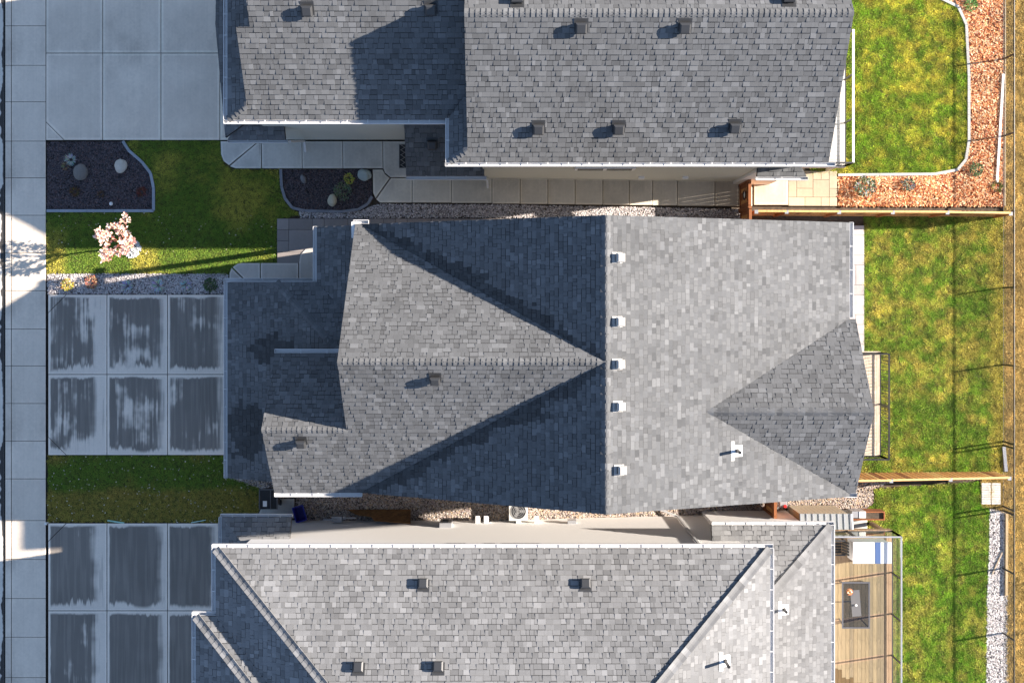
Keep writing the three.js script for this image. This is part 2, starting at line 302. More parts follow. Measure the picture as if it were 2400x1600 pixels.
stamped('brown stamped paving leading to the middle front door', 649, 512, 1010, 617, 0.42, [0.3, 0.265, 0.25], 0.04);
stamped('brown stamped paving strip along the north side of the middle house', 1010, 512, 1330, 560, 0.42, [0.3, 0.265, 0.25], 0.04);
stamped('pale stamped paving strip behind the middle house', 1985, 528, 2026, 830, 0.36, [0.5, 0.46, 0.45], 0.03);
stamped('sandy stamped paving behind the upper house', 1848, 400, 1962, 483, 0.3, [0.5, 0.43, 0.31], 0.04);

// lawns
const LAWNS = {
  front: [[109, 497], [362, 497], [363, 440], [356, 405], [336, 378], [306, 352], [291, 330], [516, 330], [517, 368], [526, 388], [545, 398], [653, 398], [655, 440], [664, 470], [684, 492], [700, 503], [654, 512], [648, 524], [648, 632], [545, 634], [535, 640], [109, 639]],
  between: [[112, 1067], [533, 1067], [534, 1118], [618, 1148], [614, 1182], [596, 1213], [560, 1224], [112, 1222]],
  upper: [[1900, -90], [2200, -2], [2242, 18], [2261, 60], [2267, 180], [2267, 330], [2260, 372], [2240, 394], [2190, 405], [1900, 409]],
  middle: [[2027, 505], [2356, 500], [2354, 1108], [1900, 1108], [1900, 832], [2027, 832]],
  lower: [[2052, 1146], [2298, 1130], [2300, 1183], [2318, 1190], [2318, 1250], [2312, 1400], [2310, 1660], [1990, 1660], [1990, 1240], [2035, 1240], [2035, 1192], [2050, 1180]],
  verge: [[2357, -200], [2700, -200], [2700, 1800], [2364, 1800], [2362, 1200], [2356, 1110]],
};
sheet('lawn', 'shaded front lawn between the upper and middle driveways', [toXZ(LAWNS.front)], M.turf);
sheet('lawn', 'short mossy front lawn between the two damp driveways', [toXZ(LAWNS.between)], M.turf);
sheet('lawn', 'rounded green back lawn of the upper house', [toXZ(LAWNS.upper)], M.turf);
sheet('lawn', 'patchy yellow green back lawn of the middle house', [toXZ(LAWNS.middle)], M.turf);
sheet('lawn', 'green back lawn of the lower house beside its deck', [toXZ(LAWNS.lower)], M.turf);
sheet('verge', 'dry tan grass verge behind the chain link fence', [toXZ(LAWNS.verge)], M.dryTurf);

const BEDS = {
  rockFront: [[109, 332], [284, 332], [299, 355], [330, 382], [350, 408], [357, 440], [357, 491], [109, 491]],
  rockEntry: [[661, 397], [870, 397], [871, 450], [876, 466], [858, 478], [838, 488], [800, 492], [716, 490], [688, 484], [672, 462], [664, 435]],
  sideStrip: [[700, 494], [720, 497], [800, 499], [845, 494], [872, 482], [888, 478], [1160, 479], [1420, 484], [1745, 490], [1745, 540], [1330, 540], [1330, 511], [700, 511]],
  pebble: [[110, 641], [534, 641], [536, 660], [536, 689], [110, 689]],
  gap: [[533, 1120], [618, 1148], [617, 1165], [692, 1165], [692, 1222], [1250, 1224], [1740, 1216], [1800, 1212], [1846, 1192], [2034, 1192], [2048, 1178], [2048, 1145], [2100, 1124], [2300, 1124], [2298, 1110], [1900, 1110], [1400, 1090], [533, 1090]],
  mulch: [[1964, 412], [2200, 410], [2246, 400], [2268, 376], [2275, 330], [2275, 180], [2269, 55], [2250, 14], [2205, -10], [2205, -120], [2355, -120], [2355, 483], [1964, 483]],
  rear: [[2320, 1192], [2362, 1200], [2364, 1660], [2312, 1660], [2314, 1400], [2320, 1250]],
  underDeck: [[1940, 1246], [2040, 1246], [1990, 1300]],
  dryEdge: [[2302, 1112], [2356, 1112], [2361, 1199], [2302, 1183]],
};
const bedOf = (n, l, k, m) => sheet(n, l, [toXZ(BEDS[k])], m, -0.03);
bedOf('rock_bed', 'dark rock bed beside the street at the upper front lawn', 'rockFront', M.rockBase);
bedOf('rock_bed', 'dark rock bed between the two walks of the upper house', 'rockEntry', M.rockBase);
bedOf('gravel_bed', 'pebble strip between the upper and middle houses', 'sideStrip', M.pebbleBase);
bedOf('gravel_bed', 'pale pebble strip above the middle driveway', 'pebble', M.pebbleBase);
bedOf('gravel_bed', 'tan pebble yard between the middle and lower houses', 'gap', M.pebbleBase);
bedOf('mulch_bed', 'orange bark bed round the upper back lawn', 'mulch', M.mulchBase);
bedOf('gravel_bed', 'white pebble strip behind the lower back lawn', 'rear', M.pebbleBase);

// edging kerbs of the beds
function edging(label, pts, col, w = 0.09) {
  const s = structGroup('bed_edging', label);
  for (let k = 0; k + 1 < pts.length; k++) { const a = G(...pts[k]), b = G(...pts[k + 1]), n = Math.max(1, Math.round(a.distanceTo(b) / 0.5)); for (let i = 0; i < n; i++) { const p = a.clone().lerp(b, i / n), q = a.clone().lerp(b, (i + 0.985) / n); p.y = ground(p.x) + 0.005; q.y = ground(q.x) + 0.005; mesh('edging_block', new MB().bar([p.x, p.y, p.z], [q.x, q.y, q.z], w, 0.12, shadeOf(col, 0.07)), M.concrete, s); } }
}
edging('grey edging round the dark front rock bed', [[288, 331], [302, 353], [333, 380], [353, 406], [360, 440], [360, 494], [109, 494]], [0.33, 0.37, 0.42], 0.1);
edging('grey edging round the entry rock bed', [[658, 397], [660, 438], [668, 465], [685, 487], [715, 494], [800, 496], [840, 491], [862, 478], [872, 460]], [0.24, 0.25, 0.28], 0.1);
edging('pale edging round the upper back lawn', [[1964, 410], [2190, 408], [2244, 398], [2264, 374], [2271, 330], [2271, 180], [2265, 58], [2246, 16], [2203, -5]], [0.5, 0.5, 0.48], 0.1);
edging('thin timber edging along the fence of the mulch bed', [[2356, -60], [2356, 200], [2355, 483]], [0.5, 0.42, 0.3], 0.04);

// loose cover: blades, stones, chips
function scatter(name, label, polyPx, dens, geo, mat, put, skip) {
  const w = toXZ(polyPx), n = Math.round(Math.abs(area(w)) * dens), xs = w.map((p) => p[0]), zs = w.map((p) => p[1]);
  const x0 = Math.max(-19.5, Math.min(...xs)), x1 = Math.min(20.2, Math.max(...xs)), z0 = Math.max(-12.2, Math.min(...zs)), z1 = Math.min(15.2, Math.max(...zs));
  const pts = []; let guard = 0;
  const want = Math.round((x1 - x0) * (z1 - z0) * dens);
  for (let k = 0; k < want; k++) { const x = rr(x0, x1), z = rr(z0, z1); if (inside(w, x, z) && !(skip && skip(x, z))) pts.push([x, z]); }
  const im = new THREE.InstancedMesh(geo, mat, pts.length), o = new THREE.Object3D(), c = new THREE.Color();
  pts.forEach(([x, z], k) => { o.position.set(x, ground(x), z); o.rotation.set(0, rr(0, 6.283), 0); o.scale.set(1, 1, 1); put(o, c, x, z); o.updateMatrix(); im.setMatrixAt(k, o.matrix); im.setColorAt(k, c); });
  im.name = numbered(name); im.castShadow = im.receiveShadow = true; scene.add(im);
  return tag(im, label, null, null, 'stuff');
}
function tuftGeo(n, spread, h, w) {
  const b = new MB(), q = rngOf(n * 31 + 5);
  for (let k = 0; k < n; k++) { const t = q() * 6.283, x = (q() - 0.5) * spread, z = (q() - 0.5) * spread, l = h * (0.6 + 0.6 * q()), lean = l * (0.5 + 0.9 * q()), s = Math.sin(t), c = Math.cos(t); b.tri([x - s * w, -0.01, z + c * w], [x + s * w, -0.01, z - c * w], [x + c * lean, l, z + s * lean]); }
  return b.geo();
}
const TUFT = tuftGeo(9, 0.1, 0.06, 0.008), TUFTL = tuftGeo(9, 0.12, 0.09, 0.007);
const mixc = (c, a, b, t, v) => { const k = 1 + rr(-v, v); c.setRGB(lerp(a[0], b[0], t) * k, lerp(a[1], b[1], t) * k, lerp(a[2], b[2], t) * k); };
const grassMat = std([1, 1, 1], 0.85, { side: THREE.DoubleSide });
const yardPut = (green, dry, bias, off) => (o, c, x, z) => { const p = fbm(x * 0.42 + off, z * 0.42 + off, 3), q = fbm(x * 2.5 + off, z * 2.5, 4), m = fbm(x * 7 + off, z * 7, 2), t = clamp(sst(0.3, 0.72, 0.3 * p + 0.7 * q + bias + 0.3 * sst(17.7, 18.3, x)) + 0.7 * (m - 0.5) + rr(-0.25, 0.25)); mixc(c, green, dry, t, 0.45); c.multiplyScalar((0.42 + 1.16 * fbm(x * 8, z * 8 + off, 2)) * (0.75 + 0.5 * noise(x * 3.1, z * 3.1 + off))); const s = rr(0.75, 1.35); o.scale.set(s, s * rr(0.7, 1.15), s); };
scatter('grass', 'rounded back lawn turf of the upper house', LAWNS.upper, 560, TUFT, grassMat, yardPut([0.17, 0.3, 0.015], [0.56, 0.49, 0.06], -0.06, 3));
scatter('grass', 'patchy yellow green turf behind the middle house', LAWNS.middle, 560, TUFT, grassMat, yardPut([0.15, 0.28, 0.018], [0.52, 0.44, 0.085], -0.05, 13));
scatter('grass', 'green turf behind the lower house', LAWNS.lower, 560, TUFT, grassMat, yardPut([0.14, 0.29, 0.012], [0.5, 0.47, 0.08], -0.07, 29));
scatter('grass', 'dry tan grass behind the chain link fence', LAWNS.verge, 420, TUFTL, grassMat, yardPut([0.3, 0.24, 0.06], [0.56, 0.4, 0.13], 0.12, 41));
scatter('grass', 'dry tan grass tufts inside the rear fence', BEDS.dryEdge, 420, TUFTL, grassMat, yardPut([0.3, 0.24, 0.06], [0.56, 0.4, 0.13], 0.12, 47));
const frontPut = (off, dry, tan = [0.5, 0.44, 0.07]) => (o, c, x, z) => { const t = clamp(sst(0.42, 0.72, fbm(x * 0.6 + off, z * 0.6, 3)) + dry(x, z) + rr(-0.25, 0.25)); mixc(c, [0.135, 0.24, 0.022], tan, t, 0.45); const s = rr(0.7, 1.2); o.scale.set(s, s * 0.85, s); };
scatter('grass', 'dark turf of the shaded front lawn', LAWNS.front, 560, TUFT, grassMat, frontPut(5, (x, z) => 0.2 * sst(-1.3, -0.9, z)));
scatter('grass', 'mossy turf between the two damp driveways', LAWNS.between, 560, TUFT, grassMat, frontPut(9, (x, z) => 0.85 * sst(6.75, 7.1, z + 0.4 * fbm(x, z, 2)), [0.4, 0.3, 0.06]));

const stoneGeo = (() => { const g = new THREE.IcosahedronGeometry(1, 0), p = g.attributes.position, q = rngOf(3), m = new Map(); for (let k = 0; k < p.count; k++) { const key = [p.getX(k), p.getY(k), p.getZ(k)].map((v) => v.toFixed(3)).join(); if (!m.has(key)) m.set(key, 0.75 + 0.5 * q()); const s = m.get(key); p.setXYZ(k, p.getX(k) * s, p.getY(k) * s * 0.7, p.getZ(k) * s * 0.8); } g.computeVertexNormals(); return g; })();
const stoneMat = std([1, 1, 1], 0.92);
const stones = (cols, s0, s1, y = -0.015) => (o, c, x, z) => { const s = rr(s0, s1), k = cols[Math.floor(R() * cols.length)], t = 1 + rr(-0.25, 0.25); c.setRGB(k[0] * t, k[1] * t, k[2] * t); o.scale.set(s * rr(0.8, 1.5), s * rr(0.6, 1), s); o.position.y += y + rr(0, 0.015); o.rotation.set(rr(-0.4, 0.4), rr(0, 6.28), rr(-0.4, 0.4)); };
const DARKROCK = [[0.055, 0.047, 0.055], [0.085, 0.07, 0.08], [0.04, 0.035, 0.04], [0.12, 0.1, 0.105], [0.1, 0.065, 0.06]];
const PEBBLE = [[0.42, 0.36, 0.3], [0.3, 0.26, 0.24], [0.5, 0.46, 0.42], [0.22, 0.18, 0.16], [0.48, 0.36, 0.24], [0.36, 0.28, 0.26]];
const WHITEPEB = [[0.5, 0.47, 0.46], [0.34, 0.32, 0.33], [0.58, 0.55, 0.53], [0.24, 0.22, 0.23], [0.42, 0.37, 0.35]];
scatter('crushed_rock', 'dark crushed rock in the street side bed', BEDS.rockFront, 1500, stoneGeo, stoneMat, stones(DARKROCK, 0.016, 0.034));
scatter('crushed_rock', 'dark crushed rock in the entry bed', BEDS.rockEntry, 1500, stoneGeo, stoneMat, stones(DARKROCK, 0.016, 0.034));
scatter('pebbles', 'pebbles between the upper and middle houses', BEDS.sideStrip, 1100, stoneGeo, stoneMat, stones(WHITEPEB, 0.018, 0.036));
scatter('pebbles', 'pale pebbles above the middle driveway', BEDS.pebble, 1300, stoneGeo, stoneMat, stones(WHITEPEB, 0.018, 0.036));
scatter('pebbles', 'tan pebbles between the middle and lower houses', BEDS.gap, 1000, stoneGeo, stoneMat, stones(PEBBLE, 0.018, 0.036), (x, z) => z < 5.4 && x < 9.6 && x > -9);
scatter('pebbles', 'white pebbles behind the lower back lawn', BEDS.rear, 1200, stoneGeo, stoneMat, stones(WHITEPEB.concat([[0.7, 0.68, 0.65], [0.75, 0.73, 0.7], [0.62, 0.6, 0.58]]), 0.018, 0.036));
const chipGeo = new MB().box(0, 0, 0, 0.085, 0.012, 0.026).geo();
const chipPut = (cols) => (o, c, x, z) => { const k = cols[Math.floor(R() * cols.length)], t = (1 + rr(-0.3, 0.3)) * (0.62 + 0.6 * fbm(x * 1.6, z * 1.6, 3)); c.setRGB(k[0] * t, k[1] * t, k[2] * t); const s = rr(0.6, 1.5); o.scale.set(s, rr(0.7, 1.6), s); o.position.y += rr(-0.02, 0.035); o.rotation.set(rr(-0.5, 0.5), rr(0, 6.28), rr(-0.5, 0.5)); };
scatter('bark_chips', 'orange bark chips round the upper back lawn', BEDS.mulch, 1100, chipGeo, stoneMat, chipPut([[0.76, 0.38, 0.18], [0.8, 0.5, 0.28], [0.55, 0.19, 0.07], [0.28, 0.07, 0.03], [0.84, 0.62, 0.4], [0.68, 0.3, 0.12]]));
const leafGeo = new MB().tri([-0.022, 0.004, 0], [0, 0.012, 0.016], [0.022, 0.004, 0]).tri([-0.022, 0.004, 0], [0.022, 0.004, 0], [0, 0.012, -0.016]).geo();
const leafPut = (o, c) => { mixc(c, [0.5, 0.42, 0.25], [0.62, 0.58, 0.48], R(), 0.3); o.position.y += 0.06; const s = rr(0.6, 1.5); o.scale.set(s, s, s); };
scatter('fallen_leaves', 'small pale leaves fallen on the shaded front lawn', LAWNS.front.slice(0, 2).concat([[648, 505], [648, 600], [109, 590]]), 7, leafGeo, grassMat, leafPut);
scatter('fallen_leaves', 'small pale leaves fallen on the lawn between the damp driveways', LAWNS.between, 12, leafGeo, grassMat, leafPut);

// ---------------------------------------------------------------- roofs of single shingles
const WIDTHS = [0.105, 0.135, 0.165, 0.2, 0.245], THICK = [0.01, 0.026];
class Roof {
  constructor(house, tones, seed) {
    this.house = house; this.tones = tones; this.q = rngOf(seed); this.full = []; this.stuff = new MB(); this.deck = new MB(); this.planes = []; this.caps = [];
    this.mats = tones.map((t) => std(t, 0.97, { map: grainTex })); this.geos = new Map();
    this.node = null;
  }
  plane({ poly, at, h, d, tan, e = 0.162, wet, slot = 1 }) {
    const l = Math.hypot(...d), D = [d[0] / l, d[1] / l], U = [-D[1], D[0]], id = this.planes.length;
    const pl = { id, D, U, tan, at, h, poly, height: (x, z) => h - tan * ((x - at[0]) * D[0] + (z - at[1]) * D[1]), step: e / Math.hypot(1, tan) };
    this.planes.push(pl);
    this.deck.prism(poly, (x, z) => pl.height(x, z) - 0.012, (x, z) => pl.height(x, z) - 0.17);
    const us = poly.map(([x, z]) => [(x - at[0]) * U[0] + (z - at[1]) * U[1], -((x - at[0]) * D[0] + (z - at[1]) * D[1])]);
    const u0 = Math.min(...us.map((p) => p[0])), u1 = Math.max(...us.map((p) => p[0])), s0 = Math.min(...us.map((p) => p[1])), s1 = Math.max(...us.map((p) => p[1]));
    let row = 0;
    for (let s = s0; s < s1; s += pl.step, row++) {
      let strip = clipHalf(clipHalf(us, 0, -1, -s), 0, 1, s + pl.step); if (strip.length < 3) continue;
      let u = u0 - this.q() * 0.3, last = 0;
      while (u < u1) {
        const wi = Math.floor(this.q() * WIDTHS.length), w = WIDTHS[wi], hi = this.q() < 0.62 ? 1 - last : last; last = hi;
        const key = (hi ? 0.001 : 0.005) * slot, top = hi ? 0 : 0.014 * slot, cut = pl.step - top;
        let cell = clipHalf(clipHalf(clipHalf(strip, -1, 0, -u - key), 1, 0, u + w - key), 0, 1, s + cut);
        const k = this.q(), base = pick(k, this.tones.length), x = at[0] + (u + w / 2) * U[0] - (s + pl.step / 2) * D[0], z = at[1] + (u + w / 2) * U[1] - (s + pl.step / 2) * D[1];
        const damp = wet ? wet(x, z, this.q) : 1;
        if (cell.length > 2 && Math.abs(area(cell)) > 0.0006) {
          if (Math.abs(Math.abs(area(cell)) - (w - 2 * key) * cut) < 1e-6 && damp === 1) this.full.push({ pl, u: u + key, s, wi, hi, tone: base, w: w - 2 * key, cut });
          else this.tab(this.stuff, pl, cell, s, THICK[hi], this.tones[base].map((c) => c * damp * 0.94));
        }
        u += w;
      }
    }
    return pl;
  }
  tab(b, pl, cell, s, t, col, o = [0, 0], local = false) {
    const y0 = local ? -pl.tan * 0 : pl.h, ax = local ? 0 : pl.at[0], az = local ? 0 : pl.at[1];
    const f = (q, top) => [ax + (q[0] - o[0]) * pl.U[0] - (q[1] - o[1]) * pl.D[0], y0 + pl.tan * (q[1] - o[1]) + (top ? lerp(t, 0.003, clamp((q[1] - s) / pl.step)) : -0.013), az + (q[0] - o[0]) * pl.U[1] - (q[1] - o[1]) * pl.D[1]];
    if (area(cell) < 0) cell = cell.slice().reverse();
    for (let k = 1; k + 1 < cell.length; k++) b.tri(f(cell[0], 1), f(cell[k + 1], 1), f(cell[k], 1), col);
    for (let k = 0; k < cell.length; k++) { const m = (k + 1) % cell.length; b.quad(f(cell[k], 0), f(cell[k], 1), f(cell[m], 1), f(cell[m], 0), col); }
  }
  cap(A, B, p1, p2, { w = 0.15, exp = 0.155, lift = 0.026 } = {}) {
    const dir = B.clone().sub(A), L = dir.length(), n = Math.max(1, Math.round(L / exp)); dir.multiplyScalar(1 / n);
    const pl = Math.hypot(dir.x, dir.z), px = -dir.z / pl, pz = dir.x / pl;
    const side = (sg, p) => V(px * sg, p.height(A.x + px * sg, A.z + pz * sg) - p.height(A.x, A.z), pz * sg).normalize().multiplyScalar(w);
    const s1 = side(1, p1), s2 = side(-1, p2), b = new MB();
    const at = (t, s, up) => [dir.x * t + (s ? s.x : 0), dir.y * t + (s ? s.y : 0) + up, dir.z * t + (s ? s.z : 0)];
    const half = (s) => s.clone().multiplyScalar(0.25);
    const row = (t, k) => [at(t, s1, k), at(t, half(s1), k + 0.005), at(t, half(s2), k + 0.005), at(t, s2, k)];
    const lo = row(0, lift), hi = row(1.0, 0.004), lob = row(0, -0.02), hib = row(1.0, -0.03);
    for (let k = 0; k < 3; k++) { b.quad(lo[k], lo[k + 1], hi[k + 1], hi[k]); b.quad(lob[k], lo[k], lo[k + 1], lob[k + 1]); }
    b.quad(lob[0], hib[0], hi[0], lo[0]); b.quad(lob[3], lo[3], hi[3], hib[3]);
    const g = b.geo();
    for (let k = 0; k < n; k++) this.caps.push([g, A.clone().addScaledVector(dir, k), this.mats[pick(this.q(), this.mats.length)]]);
  }
  finish(fascia) {
    this.node = mesh('roof', this.deck, fascia || M.deckBoard, this.house);
    // the widest whole shingles are pieces of their own, the rest are joined
    const order = this.full.map((t, i) => [t.wi + (t.pl.hidden ? -9 : 0) + hash(i, 5) * 0.9, t]).sort((a, b) => b[0] - a[0]);
    order.forEach(([, t], i) => {
      const { pl, w, cut } = t;
      if (i < 300) {
        const key = pl.id + '|' + t.wi + '|' + t.hi;
        if (!this.geos.has(key)) { const b = new MB(); this.tab(b, pl, [[0, 0], [w, 0], [w, cut], [0, cut]], 0, THICK[t.hi], [1, 1, 1], [0, 0], true); this.geos.set(key, b.geo()); }
        const m = mesh('shingle', this.geos.get(key), this.mats[t.tone], this.node);
        m.position.set(pl.at[0] + t.u * pl.U[0] - t.s * pl.D[0], pl.h + pl.tan * t.s, pl.at[1] + t.u * pl.U[1] - t.s * pl.D[1]);
      } else { const wx = pl.at[0] + t.u * pl.U[0] - t.s * pl.D[0], wz = pl.at[1] + t.u * pl.U[1] - t.s * pl.D[1], v = (1 + (this.q() - 0.5) * 0.12) * (0.84 + 0.32 * fbm(wx * 0.55 + 9, wz * 0.55, 3)); this.tab(this.stuff, pl, [[t.u, t.s], [t.u + w, t.s], [t.u + w, t.s + cut], [t.u, t.s + cut]], t.s, THICK[t.hi], this.tones[t.tone].map((c) => c * v)); }
    });
    const st = mesh('shingle_field', this.stuff, M.shingle, this.node); st.userData.kind = 'stuff';
    for (const [g, p, m] of this.caps) mesh('ridge_cap', g, m, this.node).position.copy(p);
  }
}
const pick = (k, n) => k < 0.1 ? n - 1 : k < 0.18 ? 0 : 1 + Math.floor((k - 0.18) / 0.82 * (n - 2));
function onPlane(pl, px, py) { let h = pl.h; for (let k = 0; k < 30; k++) { const p = P(px, py, h); h = pl.height(p.x, p.z); } return P(px, py, h); }
function frame(pl, p) { const n = V(pl.D[0] * pl.tan, 1, pl.D[1] * pl.tan).normalize(), d = V(pl.D[0], -pl.tan, pl.D[1]).normalize(), u = d.clone().cross(n); return (a, b, c) => { const q = p.clone().addScaledVector(u, a).addScaledVector(n, b).addScaledVector(d, c); return [q.x, q.y, q.z]; }; }
function boxVent(house, pl, px, py, mat, s = 0.15) {
  const f = frame(pl, onPlane(pl, px, py)), b = new MB(), ring = (r, y, o = 0) => [f(-r, y, -r + o), f(r, y, -r + o), f(r, y, r + o), f(-r, y, r + o)];
  
  b.hexa([...ring(s * 1.03, 0.11), ...ring(s * 0.98, 0.165)]); b.hexa([...ring(s * 0.98, 0.166), ...ring(s * 0.72, 0.2)]);
  const v = mesh('roof_vent', b, mat, house);
  mesh('throat', new MB().hexa([...ring(s * 0.8, 0.015), ...ring(s * 0.8, 0.125)]), M.black, v);
  mesh('flange', new MB().hexa([...ring(s * 1.25, 0.012, -0.05), ...ring(s * 1.25, 0.022, -0.05)]), mat, v);
}
function ventPipe(house, pl, px, py, len = 0.5, white = true) {
  const p = onPlane(pl, px, py), f = frame(pl, p), b = new MB();
  b.tube([[p.x, p.y - 0.05, p.z], [p.x, p.y + len, p.z]], 0.048, 12);
  const v = mesh('vent_pipe', b, M.black, house);
  mesh('pipe_collar', new MB().tube([[p.x, p.y - 0.02, p.z], [p.x, p.y + 0.09, p.z]], 0.075, 12, undefined, 0.055), M.black, v);
  mesh('flashing', new MB().hexa([f(-0.17, 0.02, -0.1), f(0.17, 0.02, -0.1), f(0.17, 0.02, 0.16), f(-0.17, 0.02, 0.16), f(-0.17, 0.03, -0.1), f(0.17, 0.03, -0.1), f(0.17, 0.03, 0.16), f(-0.17, 0.03, 0.16)]).hexa([f(-0.28, 0.02, -0.22), f(0.28, 0.02, -0.22), f(0.28, 0.02, -0.1), f(-0.28, 0.02, -0.1), f(-0.28, 0.028, -0.22), f(0.28, 0.028, -0.22), f(0.28, 0.028, -0.1), f(-0.28, 0.028, -0.1)]), M.white, v);
}
// an open trough with hangers; a and b lie on the eave, out is the plan direction away from the roof
function gutter(house, a, b, out, { mat = M.whiteMetal, w = 0.125, every = 0.62, drop = 0.02 } = {}) {
  const l = Math.hypot(...out), o = [out[0] / l, out[1] / l], g = new MB(), y = -drop, at = (p, k, yy) => [p.x + o[0] * k, p.y + yy, p.z + o[1] * k], box = (k0, k1, y0, y1) => g.hexa([at(a, k0, y0), at(b, k0, y0), at(b, k1, y0), at(a, k1, y0), at(a, k0, y1), at(b, k0, y1), at(b, k1, y1), at(a, k1, y1)]);
  box(0.012, 0.02, y - 0.11, y); box(0.02, w - 0.008, y - 0.11, y - 0.102); box(w - 0.008, w + 0.012, y - 0.11, y + 0.005);
  const m = mesh('gutter', g, mat, house), L = a.distanceTo(b), n = Math.floor(L / every), d = b.clone().sub(a).normalize();
  for (const [p, s] of [[a, 0], [b, L]]) mesh('end_cap', new MB().hexa([at(p.clone().addScaledVector(d, s ? 0.004 : -0.004), 0.012, y - 0.11), at(p.clone().addScaledVector(d, s ? 0.012 : -0.012), 0.012, y - 0.11), at(p.clone().addScaledVector(d, s ? 0.012 : -0.012), w, y - 0.11), at(p.clone().addScaledVector(d, s ? 0.004 : -0.004), w, y - 0.11), at(p.clone().addScaledVector(d, s ? 0.004 : -0.004), 0.012, y), at(p.clone().addScaledVector(d, s ? 0.012 : -0.012), 0.012, y), at(p.clone().addScaledVector(d, s ? 0.012 : -0.012), w, y), at(p.clone().addScaledVector(d, s ? 0.004 : -0.004), w, y)]), mat, m);
  for (let k = 1; k < n; k++) { const p = a.clone().addScaledVector(d, k * L / n); mesh('hanger', new MB().bar(at(p, 0.0, y - 0.006), at(p, w + 0.006, y - 0.006), 0.028, 0.01), mat, m); }
  return m;
}
// a body whose top follows the roof: profile [across, height] swept along the other axis
function body(house, axis, prof, from, to, mat, name = 'wall') {
  const b = new MB(), f = (q, t) => axis === 'z' ? [q[0], q[1], t] : [t, q[1], q[0]], n = prof.length;
  for (let k = 0; k < n; k++) { const m = (k + 1) % n; b.quad(f(prof[k], from), f(prof[m], from), f(prof[m], to), f(prof[k], to)); }
  const tri = THREE.ShapeUtils.triangulateShape((area(prof) < 0 ? prof.slice().reverse() : prof).map((q) => new THREE.Vector2(...q)), []), pp = area(prof) < 0 ? prof.slice().reverse() : prof;
  for (const t of tri) { b.tri(...t.map((k) => f(pp[k], from))); b.tri(...t.map((k) => f(pp[k], to)).reverse()); }
  return mesh(name, b, mat, house);
}
function boards(house, axis, c, a0, a1, y0, y1, out, mat, h = 0.2) {   // lap siding: each course leans out at its foot
  const b = new MB();
  for (let y = y0; y < y1 - 0.02; y += h) { const t = Math.min(y1, y + h), f = (a, yy, k) => axis === 'z' ? [a, yy, c + out * k] : [c + out * k, yy, a]; b.quad(f(a0, y, 0.022), f(a1, y, 0.022), f(a1, t, 0.006), f(a0, t, 0.006)); b.quad(f(a0, y, 0.022), f(a1, y, 0.022), f(a1, y, 0.0), f(a0, y, 0.0)); }
  return mesh('siding', b, mat, house);
}
const p3 = (x, z, pl) => V(x, pl.height(x, z), z);
const greys = (base, warm = 1) => [0.74, 0.87, 0.95, 1.0, 1.07, 1.28].map((k) => [base * k * warm, base * k, base * k * (2 - warm) * 1.0]);

